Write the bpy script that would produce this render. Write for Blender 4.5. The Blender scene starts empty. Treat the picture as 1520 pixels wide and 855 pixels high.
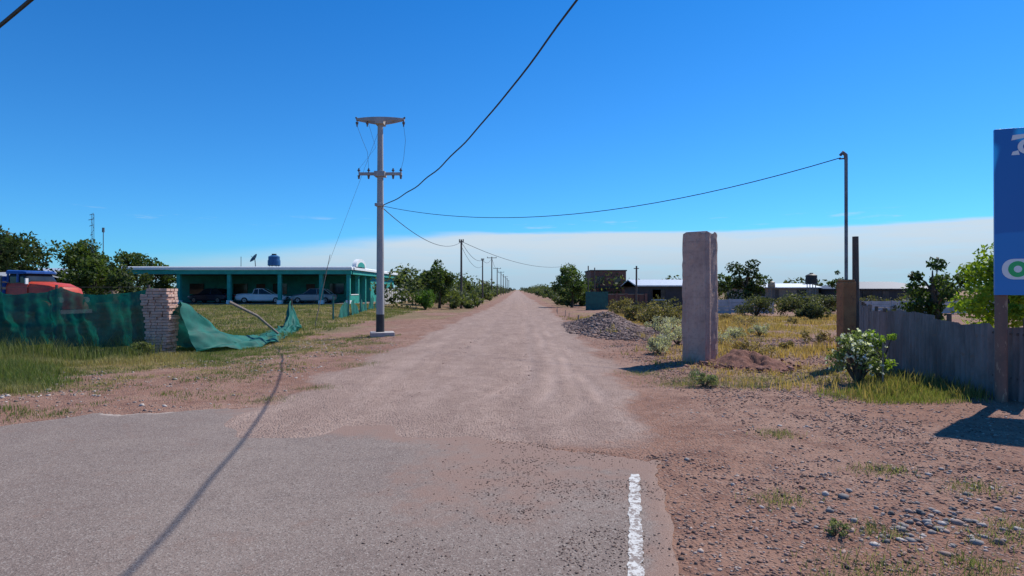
import bpy, math, numpy as np
from mathutils import Vector, Matrix
rng=np.random.default_rng(7)
sc=bpy.context.scene
D=bpy.data

# ---------------------------------------------------------------- helpers
def ss(t,a,b):
    t=np.clip((np.asarray(t,float)-a)/(b-a),0,1); return t*t*(3-2*t)
def vnoise(x,y,s,seed=0):
    x=np.asarray(x,float)*s; y=np.asarray(y,float)*s
    xi=np.floor(x).astype(np.int64); yi=np.floor(y).astype(np.int64); fx=x-xi; fy=y-yi
    def hsh(a,b):
        n=(a*374761393+b*668265263+seed*1442695041)&0xffffffff
        n=((n^(n>>13))*1274126177)&0xffffffff
        return ((n^(n>>16))&0xffff)/65535.0
    fx=fx*fx*(3-2*fx); fy=fy*fy*(3-2*fy)
    return (hsh(xi,yi)*(1-fx)+hsh(xi+1,yi)*fx)*(1-fy)+(hsh(xi,yi+1)*(1-fx)+hsh(xi+1,yi+1)*fx)*fy
def fbm(x,y,s,seed=0):
    return (vnoise(x,y,s,seed)+.5*vnoise(x,y,s*2.1,seed+1)+.25*vnoise(x,y,s*4.3,seed+2))/1.75
def yfar0(x): return np.interp(x,[-14,-9,-7.4,-6.8,-4.6,-2.3,0,1.65,3],[5,7,8.7,9.7,10.1,9.0,8.0,7.1,6.9])
def road_c(y): return -1.35+.033*np.minimum(y,60)+.009*np.maximum(y-60,0)
def m_road(x,y):
    n=(fbm(x,y,.5,3)-.5)*2.2
    w=3.3-.6*ss(y,40,110)
    d=np.abs(x-road_c(y))-w+n*.6
    m=1-ss(d,-.7,.7)
    return m*ss(y,6.5,9)
def m_grass(x,y):
    n=fbm(x,y,.35,11); n2=fbm(x,y,1.1,17)
    left=ss(-x,4.5,6.6)*ss(y-yfar0(x),.1,.9)*(1-ss(y,70,90))
    g=left*(.5+.5*ss(-x,6.5,11))*ss(n+.35*n2+.25*ss(-x,6,12),.42,.70)
    lawn=ss(-x,9,12)*ss(y,24,30)*(1-ss(y,62,66))
    g=np.maximum(g,lawn*.9*ss(n,.2,.5))
    dry=ss(x,3.0,6.0)*ss(y,11,14)*(1-ss(y,60,80))*ss(n,.3,.62)*.8
    near=ss(x,5.8,7.0)*ss(y,10.6,11.6)*(1-ss(y,15,17))*ss(n2,.2,.45)
    far=ss(np.abs(x-1),9,14)*ss(y,60,80)*.7
    vb=ss(np.abs(x-road_c(y)),3.2,5)*ss(y,30,42)*.7*ss(n,.28,.55)
    return np.clip(np.maximum.reduce([g,dry,near,far,vb]),0,1)
def m_dry(x,y):   # 1 = straw coloured
    n=fbm(x,y,.5,29)
    d=ss(x,3,5)*(.8+.2*ss(n,.2,.5))*(1-.7*ss(x,6.0,7.2)*(1-ss(y,13.5,15)))
    l=(x<0)*(.12+ss(n,.42,.72)*(1-.5*ss(-x,9,13))+.25*ss(y,26,40))
    return np.clip(d+l,0,1)
TRK=[([30,25.7,16.4,12.9,10.6,9.5,8.6],[1.75,1.6,1.42,1.36,1.2,.85,.2]),
     ([30,25.7,18,15,12,10,9.0],[1.3,1.14,1.08,1.0,.85,.35,-.5]),
     ([40,24,17,13,10.8,9.6],[.9,.6,.5,.25,-.5,-1.6]),
     ([60,30,18,13,9],[-.5,-1.2,-1.3,-1.5,-1.3]),([60,30,18,13,9],[-2.1,-2.6,-2.7,-2.9,-3.0]),
     ([60,34,20,14.5,11.8,10.4],[2.0,2.2,2.0,2.05,2.3,2.9]),
     ([24,17,14,12,10.4,9.6],[2.0,1.72,1.66,1.62,1.5,1.3])]
def m_track(x,y):
    m=np.zeros_like(np.asarray(x,float))
    for k,(ys,xs) in enumerate(TRK):
        c=np.interp(y,ys[::-1],xs[::-1])+.06*np.sin(y*.8+k); fine=(k<3 or k==6); w=.15 if fine else .3
        m=np.maximum(m,np.exp(-((x-c)/w)**2)*ss(y,ys[-1],ys[-1]+1.5)*(.3+.7*ss(fbm(x*0+k,y,.6,k),.3,.7))*(.8 if fine else .45)*(1-.6*ss(y,22,40)))
    return m
def hgt(x,y):
    x=np.asarray(x,float); y=np.asarray(y,float)
    h=.5*ss(-x,9,16)*ss(y,28,50)
    off=1-m_road(x,y)
    asph=(x<3)*(1-ss(y,8,12))*(1-ss(x,1.6,3))
    h=h+(fbm(x,y,.45,41)-.5)*.16*off*(1-asph)*ss(y,3,6)
    h=h+(fbm(x,y,2.3,43)-.5)*.05*(1-asph)
    h=h+.72*np.exp(-(((x-4.75)/1.3)**2+((y-30.5)/4.6)**2))*(.45+1.0*fbm(x,y,.9,5))   # gravel heap
    return h

def math_(nt,op,a,b=0.0,clamp=False):
    n=nt.nodes.new('ShaderNodeMath'); n.operation=op; n.use_clamp=clamp
    for i,v in enumerate((a,b)):
        if isinstance(v,bpy.types.NodeSocket): nt.links.new(v,n.inputs[i])
        else: n.inputs[i].default_value=v
    return n.outputs[0]
def mr(nt,v,a,b,c=0.,d=1.,smooth=True):
    n=nt.nodes.new('ShaderNodeMapRange'); n.interpolation_type='SMOOTHSTEP' if smooth else 'LINEAR'
    nt.links.new(v,n.inputs[0])
    for i,q in zip((1,2,3,4),(a,b,c,d)):
        if isinstance(q,bpy.types.NodeSocket): nt.links.new(q,n.inputs[i])
        else: n.inputs[i].default_value=q
    return n.outputs[0]
def mix(nt,f,a,b,mode='MIX'):
    n=nt.nodes.new('ShaderNodeMix'); n.data_type='RGBA'; n.blend_type=mode
    for i,v in ((0,f),(6,a),(7,b)):
        if isinstance(v,bpy.types.NodeSocket): nt.links.new(v,n.inputs[i])
        else: n.inputs[i].default_value=(v if i==0 else (*v[:3],1.))
    return n.outputs[2]
def noise(nt,vec,scale,detail=4,rough=.6):
    n=nt.nodes.new('ShaderNodeTexNoise'); n.inputs['Scale'].default_value=scale
    n.inputs['Detail'].default_value=detail; n.inputs['Roughness'].default_value=rough
    if vec is not None: nt.links.new(vec,n.inputs['Vector'])
    return n.outputs[0]
def newmat(name):
    m=D.materials.new(name); m.use_nodes=True; nt=m.node_tree
    p=nt.nodes['Principled BSDF']; co=nt.nodes.new('ShaderNodeTexCoord').outputs['Object']
    return m,nt,p,co
def mapv(nt,co,scale=(1,1,1),rot=(0,0,0)):
    n=nt.nodes.new('ShaderNodeMapping'); n.inputs['Scale'].default_value=scale; n.inputs['Rotation'].default_value=rot
    nt.links.new(co,n.inputs[0]); return n.outputs[0]
def bump(nt,p,h,strength=.4,dist=.02):
    b=nt.nodes.new('ShaderNodeBump'); b.inputs['Strength'].default_value=strength; b.inputs['Distance'].default_value=dist
    nt.links.new(h,b.inputs['Height']); nt.links.new(b.outputs[0],p.inputs['Normal'])
def M(name,c1,c2=None,scale=3,rough=.8,metal=0,stretch=(1,1,1),bs=.3,bd=.01,spots=None):
    m,nt,p,co=newmat(name)
    v=mapv(nt,co,stretch)
    n=noise(nt,v,scale,6,.65)
    c2=c2 or tuple(x*.7 for x in c1)
    col=mix(nt,mr(nt,n,.35,.68),c1,c2)
    if spots:
        n2=noise(nt,v,scale*3.1,5,.7); col=mix(nt,mr(nt,n2,.56,.66),col,spots)
    nt.links.new(col,p.inputs['Base Color'])
    p.inputs['Roughness'].default_value=rough; p.inputs['Metallic'].default_value=metal
    if bs: bump(nt,p,noise(nt,v,scale*8,4,.7),bs,bd)
    return m

# ---------------------------------------------------------------- materials
def attr(nt,name):
    a=nt.nodes.new('ShaderNodeAttribute'); a.attribute_name=name; return a
def foliage_mat(name,trans=.35,rough=.6):
    m=D.materials.new(name); m.use_nodes=True; nt=m.node_tree; p=nt.nodes['Principled BSDF']
    a=attr(nt,'Col'); nt.links.new(a.outputs['Color'],p.inputs['Base Color']); p.inputs['Roughness'].default_value=rough
    p.inputs['Specular IOR Level'].default_value=.3
    if trans:
        t=nt.nodes.new('ShaderNodeBsdfTranslucent')
        nt.links.new(mix(nt,1.,a.outputs['Color'],(1.3,1.35,.6),'MULTIPLY'),t.inputs[0])
        ms=nt.nodes.new('ShaderNodeMixShader'); ms.inputs[0].default_value=trans
        nt.links.new(p.outputs[0],ms.inputs[1]); nt.links.new(t.outputs[0],ms.inputs[2])
        nt.links.new(ms.outputs[0],nt.nodes['Material Output'].inputs[0])
    return m
LEAF=foliage_mat('leaves',.42); GRASS=foliage_mat('grass_blades',.4); STONE=foliage_mat('stones',0,.85)
BARK=M('bark',(.13,.095,.065),(.06,.045,.035),6,.9,bs=.6,bd=.02)

def terrain_mat():
    m,nt,p,co=newmat('dry_soil')
    road=attr(nt,'road').outputs['Fac']; gr=attr(nt,'grass').outputs['Fac']; dry=attr(nt,'dry').outputs['Fac']; trk=attr(nt,'track').outputs['Fac']
    n1=noise(nt,co,.35,5); n2=noise(nt,co,2.5,6,.7); n3=noise(nt,co,18,5,.75); n4=noise(nt,co,.9,5,.7)
    soil=mix(nt,mr(nt,n1,.35,.65),(.295,.155,.105),(.36,.215,.155))
    soil=mix(nt,mr(nt,n2,.42,.7),soil,(.205,.105,.075))
    vo=nt.nodes.new('ShaderNodeTexVoronoi'); vo.inputs['Scale'].default_value=28; nt.links.new(co,vo.inputs['Vector'])
    hs=nt.nodes.new('ShaderNodeSeparateColor'); nt.links.new(vo.outputs['Color'],hs.inputs[0])
    peb=mix(nt,hs.outputs[0],(.12,.075,.06),(.43,.32,.265))
    pm=math_(nt,'MULTIPLY',mr(nt,hs.outputs[1],.45,.6),mr(nt,vo.outputs['Distance'],.55,.35))
    soil=mix(nt,math_(nt,'MULTIPLY',pm,.65),soil,peb)
    soil=mix(nt,math_(nt,'MULTIPLY',mr(nt,n3,.5,.75),.5),soil,(.15,.08,.06))
    st=noise(nt,mapv(nt,co,(1.3,.35,1),(0,0,.03)),1.0,6,.7)
    st2=noise(nt,mapv(nt,co,(5,.35,1)),1.0,4,.6)
    rc=mix(nt,mr(nt,st,.33,.67),(.425,.30,.24),(.32,.22,.175))
    rc=mix(nt,math_(nt,'MULTIPLY',mr(nt,n4,.5,.72),.6),rc,(.27,.18,.145))
    rc=mix(nt,math_(nt,'MULTIPLY',mr(nt,st2,.52,.7),.2),rc,(.47,.345,.28))
    rc=mix(nt,math_(nt,'MULTIPLY',mr(nt,n2,.48,.68),.5),rc,(.26,.17,.135))
    rc=mix(nt,math_(nt,'MULTIPLY',pm,.6),rc,peb)
    rc=mix(nt,math_(nt,'MULTIPLY',mr(nt,n3,.48,.72),.6),rc,(.19,.12,.095))
    tf=math_(nt,'MULTIPLY',trk,mr(nt,n2,.25,.6,.15,.5))
    rc=mix(nt,tf,rc,(.47,.345,.285))
    rf=mr(nt,math_(nt,'ADD',road,math_(nt,'MULTIPLY',math_(nt,'SUBTRACT',n2,.5),1.1)),.3,.7)
    col=mix(nt,rf,soil,rc)
    gcol=mix(nt,mr(nt,n2,.35,.65),(.085,.115,.03),(.15,.145,.06))
    dcol=mix(nt,mr(nt,n2,.35,.65),(.34,.235,.11),(.22,.155,.085))
    g2=mix(nt,dry,gcol,dcol)
    gf=mr(nt,math_(nt,'ADD',gr,math_(nt,'MULTIPLY',math_(nt,'SUBTRACT',n3,.5),1.2)),.35,.9)
    col=mix(nt,math_(nt,'MULTIPLY',gf,.8),col,g2)
    nt.links.new(col,p.inputs['Base Color']); p.inputs['Roughness'].default_value=.95
    p.inputs['Specular IOR Level'].default_value=.15
    h=math_(nt,'ADD',math_(nt,'MULTIPLY',n3,1.0),math_(nt,'MULTIPLY',mr(nt,vo.outputs['Distance'],.6,.0),.6))
    h=math_(nt,'MULTIPLY',h,math_(nt,'SUBTRACT',1.,math_(nt,'MULTIPLY',trk,.5)))
    bump(nt,p,h,.9,.035)
    return m
TERR=terrain_mat()

def asphalt_mat():
    m,nt,p,co=newmat('asphalt')
    dust=attr(nt,'dust').outputs['Fac']; pale=attr(nt,'pale').outputs['Fac']
    n1=noise(nt,co,.5,5); n2=noise(nt,co,3,6,.7); n3=noise(nt,co,90,3,.8); n4=noise(nt,co,1.2,5,.7)
    col=mix(nt,mr(nt,n1,.3,.7),(.215,.160,.134),(.268,.205,.170))
    col=mix(nt,math_(nt,'MULTIPLY',mr(nt,n2,.45,.7),.5),col,(.175,.13,.11))
    col=mix(nt,math_(nt,'MULTIPLY',mr(nt,n4,.5,.7),.4),col,(.28,.21,.17))
    vo=nt.nodes.new('ShaderNodeTexVoronoi'); vo.inputs['Scale'].default_value=85; nt.links.new(co,vo.inputs['Vector'])
    hs=nt.nodes.new('ShaderNodeSeparateColor'); nt.links.new(vo.outputs['Color'],hs.inputs[0])
    col=mix(nt,math_(nt,'MULTIPLY',mr(nt,hs.outputs[0],.75,.9),.6),col,(.38,.325,.28))
    col=mix(nt,math_(nt,'MULTIPLY',mr(nt,hs.outputs[1],.75,.9),.6),col,(.08,.06,.05))
    col=mix(nt,math_(nt,'MULTIPLY',mr(nt,n3,.5,.7),.35),col,(.10,.078,.065))
    d=mr(nt,math_(nt,'ADD',dust,math_(nt,'MULTIPLY',math_(nt,'SUBTRACT',n2,.5),1.3)),.35,.85)
    dc=mix(nt,mr(nt,n3,.4,.6),(.34,.215,.165),(.22,.135,.10))
    col=mix(nt,math_(nt,'MULTIPLY',d,.8),col,dc)
    pl=mr(nt,math_(nt,'ADD',pale,math_(nt,'MULTIPLY',math_(nt,'SUBTRACT',n2,.5),1.3)),.5,.9)
    col=mix(nt,math_(nt,'MULTIPLY',pl,.8),col,(.46,.37,.31))
    nt.links.new(col,p.inputs['Base Color']); p.inputs['Roughness'].default_value=.9; p.inputs['Specular IOR Level'].default_value=.25
    bump(nt,p,math_(nt,'ADD',n3,vo.outputs['Distance']),.5,.008)
    return m
ASPH=asphalt_mat()

# ---------------------------------------------------------------- mesh builders
def link(o,parent=None):
    sc.collection.objects.link(o)
    if parent: o.parent=parent
    return o
def fast(name,V,F,mats,col=None,parent=None,midx=None,smooth=False,attrs=None):
    me=D.meshes.new(name); V=np.asarray(V,np.float32); F=np.asarray(F,np.int32); k=F.shape[1]
    me.vertices.add(len(V)); me.vertices.foreach_set('co',V.ravel())
    me.loops.add(F.size); me.loops.foreach_set('vertex_index',F.ravel())
    me.polygons.add(len(F)); me.polygons.foreach_set('loop_start',np.arange(0,F.size,k,dtype=np.int32))
    me.polygons.foreach_set('loop_total',np.full(len(F),k,np.int32))
    for m in mats: me.materials.append(m)
    if midx is not None: me.polygons.foreach_set('material_index',np.asarray(midx,np.int32))
    if smooth: me.polygons.foreach_set('use_smooth',np.ones(len(F),bool))
    if col is not None:
        a=me.color_attributes.new('Col','FLOAT_COLOR','POINT')
        c=np.ones((len(V),4),np.float32); c[:,:3]=col; a.data.foreach_set('color',c.ravel())
    if attrs:
        for n,vv in attrs.items():
            a=me.attributes.new(n,'FLOAT','POINT'); a.data.foreach_set('value',np.asarray(vv,np.float32).ravel())
    me.update(calc_edges=True); me.validate()
    return link(D.objects.new(name,me),parent)
def empty(name,loc=(0,0,0)):
    e=D.objects.new(name,None); e.location=loc; e.empty_display_size=.3; sc.collection.objects.link(e); return e
class B:
    def __init__(s): s.v=[];s.f=[];s.m=[]
    def add(s,v,f,m=0):
        o=len(s.v); s.v+= [tuple(q) for q in v]; s.f+=[tuple(i+o for i in q) for q in f]; s.m+=[m]*len(f); return s
    def box(s,c,d,m=0,rz=0,rx=0,ry=0,taper=1):
        R=Matrix.Rotation(rz,3,'Z')@Matrix.Rotation(ry,3,'Y')@Matrix.Rotation(rx,3,'X'); v=[]
        for k in (-1,1):
            t=taper if k>0 else 1
            for a,b in((-1,-1),(1,-1),(1,1),(-1,1)):
                v.append(R@Vector((a*d[0]/2*t,b*d[1]/2*t,k*d[2]/2))+Vector(c))
        return s.add(v,[(3,2,1,0),(4,5,6,7),(0,1,5,4),(1,2,6,5),(2,3,7,6),(3,0,4,7)],m)
    def tube(s,P,r,n=8,m=0,cap=True):
        P=[Vector(p) for p in P]; 
        if not hasattr(r,'__len__'): r=[r]*len(P)
        v=[]
        for i,p in enumerate(P):
            t=(P[min(i+1,len(P)-1)]-P[max(i-1,0)]).normalized()
            u=t.cross(Vector((0,0,1))) if abs(t.z)<.95 else t.cross(Vector((1,0,0)))
            u.normalize(); w=t.cross(u)
            for k in range(n):
                a=2*math.pi*k/n; v.append(p+(u*math.cos(a)+w*math.sin(a))*r[i])
        f=[]
        for i in range(len(P)-1):
            for k in range(n):
                a=i*n+k;b=i*n+(k+1)%n; f.append((a,b,b+n,a+n))
        if cap: f.append(tuple(range(n))[::-1]); f.append(tuple((len(P)-1)*n+k for k in range(n)))
        return s.add(v,f,m)
    def loft(s,secs,m=0,cap=True):
        n=len(secs[0]); v=[q for c in secs for q in c]; f=[]
        for i in range(len(secs)-1):
            for k in range(n):
                a=i*n+k;b=i*n+(k+1)%n; f.append((a,b,b+n,a+n))
        if cap: f.append(tuple(range(n))[::-1]); f.append(tuple((len(secs)-1)*n+k for k in range(n)))
        return s.add(v,f,m)
    def obj(s,name,mats,parent=None,smooth=False,bev=0):
        me=D.meshes.new(name); me.from_pydata(s.v,[],s.f)
        for m in mats: me.materials.append(m)
        me.polygons.foreach_set('material_index',s.m)
        if smooth:
            me.polygons.foreach_set('use_smooth',[True]*len(s.f))
            try: me.set_sharp_from_angle(angle=math.radians(40))
            except Exception: pass
        me.update(); o=link(D.objects.new(name,me),parent)
        if bev:
            b=o.modifiers.new('Bevel','BEVEL'); b.width=bev; b.segments=2; b.limit_method='ANGLE'
        return o

def leafquads(C,size,g=None,up=.0,thin=.5):
    n=len(C); g=g or rng
    a=g.normal(size=(n,3)); a[:,2]+=up; a/=np.linalg.norm(a,axis=1,keepdims=True)
    b=np.cross(a,g.normal(size=(n,3))); b/=np.linalg.norm(b,axis=1,keepdims=True)+1e-9
    s=(size*g.uniform(.6,1.35,n))[:,None]
    V=np.stack([C-a*s,C+b*s*thin,C+a*s,C-b*s*thin],1).reshape(-1,3)
    F=np.arange(4*n).reshape(-1,4); return V,F
def clumps(centers,rad,per,leaf,c1,c2,g,squash=.8,shell=.45,light=None):
    P=[];Cc=[]
    c1=np.array(c1);c2=np.array(c2)
    for i,(c,r) in enumerate(zip(centers,rad)):
        k=max(3,int(per*g.uniform(.7,1.3)))
        d=g.normal(size=(k,3)); d/=np.linalg.norm(d,axis=1,keepdims=True)
        rr=r*(shell+(1-shell)*g.random(k)**.7)*g.uniform(.75,1.15,k)
        p=d*rr[:,None]; p[:,2]*=squash; P.append(c+p)
        t=np.clip(g.uniform(-.1,1.1)+g.normal(0,.18,k),0,1)[:,None]
        Cc.append((c1*(1-t)+c2*t)*g.uniform(.75,1.25,(k,1)))
    P=np.concatenate(P);Cc=np.concatenate(Cc)
    V,F=leafquads(P,leaf,g)
    return V,F,np.repeat(Cc,4,0)
def tree(name,x,y,H,R,trunk=None,n=22,per=130,leaf=.16,c1=(.035,.06,.015),c2=(.09,.13,.03),seed=0,tr=.14,lean=0,low=.0,bare=.0):
    g=np.random.default_rng(seed+100); z0=float(hgt(x,y)); trunk=trunk if trunk is not None else H*.28
    b=B(); top=Vector((x+lean,y,z0+H*.8))
    pts=[Vector((x,y,z0-.1)),Vector((x+lean*.2+g.normal(0,.05),y,z0+trunk*.6)),Vector((x+lean*.5+g.normal(0,.08),y+g.normal(0,.1),z0+trunk)),Vector((x+lean*.8,y,z0+H*.55)),top]
    b.tube(pts,[tr*1.3,tr,tr*.85,tr*.5,tr*.15],7)
    cs=[];rs=[]
    cz=z0+trunk*(1-low)+(H-trunk*(1-low))*.5; hz=(H-trunk*(1-low))*.5
    for i in range(n):
        d=g.normal(size=3); d/=np.linalg.norm(d); q=g.uniform(.35,.92)
        w=1-.25*max(0,d[2])
        c=np.array([x+lean*.7+d[0]*R*q*w,y+d[1]*R*q*w,cz+d[2]*hz*q]); cs.append(c); rs.append(R*g.uniform(.2,.42))
        if i%2==0:
            s=pts[2]+(pts[4]-pts[2])*g.uniform(0,.7); e=Vector(c)
            b.tube([s,(s+e)/2+Vector((0,0,g.uniform(0,.15)*R)),e],[tr*.4,tr*.25,tr*.08],5,cap=False)
    V,F,C=clumps(cs,rs,per,leaf,c1,c2,g)
    tv=np.array([tuple(q) for q in b.v]); 
    tf=np.array([f for f in b.f if len(f)==4])
    o=len(tv)
    VV=np.concatenate([tv,V]); FF=np.concatenate([tf,F+o]); CC=np.concatenate([np.zeros((o,3))+.05,C])
    return fast(name,VV,FF,[BARK,LEAF],CC,midx=np.r_[np.zeros(len(tf)),np.ones(len(F))])
def shrub(name,x,y,H,R,n=12,per=70,leaf=.05,c1=(.06,.09,.03),c2=(.14,.17,.06),seed=0,flowers=None,z=None):
    g=np.random.default_rng(seed+500); z0=float(hgt(x,y)) if z is None else z
    b=B(); cs=[];rs=[]
    for i in range(n):
        a=g.uniform(0,6.283); q=math.sqrt(g.random())*.75; hh=g.uniform(.25,.85)*(1-.35*q)
        c=np.array([x+math.cos(a)*R*q,y+math.sin(a)*R*q,z0+H*hh]); cs.append(c); rs.append(min(R,H)*g.uniform(.18,.42))
        m=Vector((x,y,z0-.03)); e=Vector(c); b.tube([m,(m+e)/2+Vector((0,0,H*.08)),e],[.018*H+.004,.012*H+.003,.004],4,cap=False)
    V,F,C=clumps(cs,rs,per,leaf,c1,c2,g)
    if flowers:
        k=flowers; idx=g.integers(0,len(cs),k); d=g.normal(size=(k,3)); d/=np.linalg.norm(d,axis=1,keepdims=True)
        P=np.array(cs)[idx]+d*np.array(rs)[idx][:,None]*1.08; P=np.repeat(P,4,0)+g.normal(0,.016,(k*4,3))
        v2,f2=leafquads(P,.028,g,thin=.8); F=np.concatenate([F,f2+len(V)]); V=np.concatenate([V,v2]); C=np.concatenate([C,np.full((len(v2),3),.75)])
    tv=np.array([tuple(q) for q in b.v]); tf=np.array(b.f); o=len(tv)
    return fast(name,np.concatenate([tv,V]),np.concatenate([tf,F+o]),[BARK,LEAF],np.concatenate([np.zeros((o,3))+.05,C]),midx=np.r_[np.zeros(len(tf)),np.ones(len(F))])

# ---------------------------------------------------------------- ground
def axis(a,b,step,far,g=1.12,lo=True,hi=True,farlo=None):
    m=np.arange(a,b+1e-6,step); L=[];s=step;q=a
    farlo=far if farlo is None else farlo
    while q>-farlo and lo: s*=g; q-=s; L.append(q)
    s=step;q=b;Hh=[]
    while q<far and hi: s*=g; q+=s; Hh.append(q)
    return np.r_[L[::-1],m,Hh]
def grid_faces(nx,ny):
    i,j=np.meshgrid(np.arange(nx-1),np.arange(ny-1)); a=(j*nx+i).ravel(); return np.stack([a,a+1,a+1+nx,a+nx],1)
XS=axis(-32,32,.25,5000); YS=axis(-12,62,.25,7000,farlo=3000,g=1.08)
X,Y=np.meshgrid(XS,YS); X=X.ravel();Y=Y.ravel()
fast('ground',np.stack([X,Y,hgt(X,Y)],1),grid_faces(len(XS),len(YS)),[TERR],smooth=True,attrs=dict(road=m_road(X,Y),grass=m_grass(X,Y),dry=m_dry(X,Y)))
t=np.linspace(0,1,200)
ysr=np.r_[np.arange(6.4,34,.09),YS[(YS>34.1)&(YS<2500)]]
U,Y=np.meshgrid(t,ysr); c=road_c(Y); X=c+(U-.5)*10.0
Xf=X.ravel();Yf=Y.ravel(); Uf=U.ravel(); tk=m_track(Xf,Yf)
rut=-.02*np.exp(-((Xf-c.ravel()-1.0)/.35)**2)-.02*np.exp(-((Xf-c.ravel()+1.0)/.35)**2)
ed=np.minimum(np.minimum(Uf,1-Uf)*10,(Yf-6.4)*.7)
Zf=hgt(Xf,Yf)-.06+.068*ss(ed,0,.9)+(rut+.02-.022*tk)*m_road(Xf,Yf)
fast('dirt_road',np.stack([Xf,Yf,Zf],1),grid_faces(len(t),len(ysr)),[TERR],smooth=True,attrs=dict(road=m_road(Xf,Yf),grass=m_grass(Xf,Yf),dry=m_dry(Xf,Yf),track=tk))

def yfar(x): 
    return yfar0(x)+(fbm(x,x*0,1.2,61)-.5)*.6+(fbm(x,x*0,7,62)-.5)*.22
def xr(y): return 1.15+.187*(y-4.24)+(fbm(y,y*0,1.7,63)-.5)*.2+(fbm(y,y*0,8,64)-.5)*.07
u=np.linspace(0,1,500); v=1-np.linspace(0,1,160)**1.6; v=v[::-1]
U,Vv=np.meshgrid(u,v); x0=-14+U*16; yy=-14+Vv*(yfar(x0)+14); xx=-14+U*(xr(yy)+14)
edge=(1-Vv)*(yfar(x0)+14); redge=(1-U)*(xr(yy)+14)
dust=np.maximum((1-ss(edge,.0,1.6))*ss(xx,-6,-3.5),.85*(1-ss(redge,.05,.45)))
dust=np.maximum(dust,.75*(1-ss(np.abs(xx+.2-(yy-6)*.15),.3,2.3))*ss(yy,3.0,6.6))
dust=np.maximum(dust,.62*(1-ss(redge,.4,2.4))*ss(yy,3.8,6.5))
dust=np.maximum(dust,.35*ss(fbm(xx,yy,.5,91),.45,.7))
pale=(1-ss(edge,.05,.35))*(1-ss(xx,-5.2,-3.6))*ss(fbm(xx,yy,1.0,93),.35,.6)*.8
zz=hgt(xx,yy)+.022-.012*(1-ss(np.minimum(edge,redge),0,.05))
fast('asphalt_road',np.stack([xx.ravel(),yy.ravel(),zz.ravel()],1),grid_faces(len(u),len(v)),[ASPH],smooth=True,attrs=dict(dust=dust,pale=pale))
m,nt,p,co=newmat('road_paint'); n=noise(nt,co,14,6,.75); n2=noise(nt,co,60,3,.7)
w=math_(nt,'ADD',n,math_(nt,'MULTIPLY',n2,.5)); nt.links.new(mix(nt,mr(nt,w,.70,.82),(.60,.575,.53),(.22,.17,.145)),p.inputs['Base Color']); p.inputs['Roughness'].default_value=.8
yy=np.linspace(-13,6.5,600); cxl=.86+.2*(yy-4.24); jl=(vnoise(yy,yy*0,14,5)-.5)*.03+(vnoise(yy,yy*0,40,6)-.5)*.015; jr=(vnoise(yy,yy*0,14,9)-.5)*.03+(vnoise(yy,yy*0,40,7)-.5)*.015
V=[]
for k in range(len(yy)):
    for q in (-.052+jl[k],.052+jr[k]):
        X_=cxl[k]+q; V.append((X_,yy[k],float(hgt(X_,yy[k]))+.027))
F=[(2*k,2*k+1,2*k+3,2*k+2) for k in range(len(yy)-1)]
fast('painted_edge_line',V,F,[m])
SLAB=M('footing_concrete',(.48,.42,.38),(.36,.31,.28),4,.9,bs=.5,bd=.02)

# ---------------------------------------------------------------- stones / gravel
ph=(1+5**.5)/2
ICO=np.array([(-1,ph,0),(1,ph,0),(-1,-ph,0),(1,-ph,0),(0,-1,ph),(0,1,ph),(0,-1,-ph),(0,1,-ph),(ph,0,-1),(ph,0,1),(-ph,0,-1),(-ph,0,1)])/1.9
IF=np.array([(0,11,5),(0,5,1),(0,1,7),(0,7,10),(0,10,11),(1,5,9),(5,11,4),(11,10,2),(10,7,6),(7,1,8),(3,9,4),(3,4,2),(3,2,6),(3,6,8),(3,8,9),(4,9,5),(2,4,11),(6,2,10),(8,6,7),(9,8,1)])
def stones(name,x,y,size,zoff=0,pal=((.27,.165,.13),(.20,.115,.09),(.38,.29,.24),(.31,.16,.115),(.13,.085,.07)),smooth=False):
    n=len(x); s=size[:,None]*rng.uniform(.6,1.3,(n,3)); s[:,2]*=.6
    V=ICO[None]*rng.uniform(.75,1.2,(n,12,1)); V=V*s[:,None,:]
    a=rng.uniform(0,6.28,n); c,si=np.cos(a)[:,None],np.sin(a)[:,None]
    X=V[:,:,0]*c-V[:,:,1]*si; Y=V[:,:,0]*si+V[:,:,1]*c
    Z=V[:,:,2]+(hgt(x,y)+zoff+size*.1)[:,None]
    V=np.stack([X+x[:,None],Y+y[:,None],Z],2).reshape(-1,3)
    F=(IF[None]+12*np.arange(n)[:,None,None]).reshape(-1,3)
    pal=np.array(pal); col=pal[rng.integers(0,len(pal),n)]*rng.uniform(.7,1.25,(n,1))
    return fast(name,V,F,[STONE],np.repeat(col,12,0),smooth=smooth)
n=60000; y=3.2+ (rng.random(n)**1.5)*22; x=rng.uniform(-6,14,n); x=np.where(rng.random(n)<.7,rng.uniform(1.2,9,n)*(.6+.04*y),x)
k=fbm(x,y,.8,71)
onas=(x<xr(y)+.03)&(y<yfar(x)+.05)
keep=(~onas)&(rng.random(n)<(.25+1.1*ss(k,.4,.65))*np.where(m_road(x,y)>.5,.5,1))&(x>-5.5)
x,y=x[keep],y[keep]; sz=.004+.017*rng.random(len(x))**3.5+.0008*y
stones('gravel',x,y,sz)
n=5000; x=rng.uniform(-18,-3.6,n); y=rng.uniform(9.5,24,n); keep=(y>yfar(x)+.1)&(rng.random(n)<ss(fbm(x,y,.7,73),.4,.6)); x,y=x[keep],y[keep]
stones('gravel',x,y,.012+.03*rng.random(len(x))**3+.0006*y,pal=((.38,.31,.26),(.30,.22,.18),(.44,.38,.33),(.24,.17,.14)))
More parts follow.
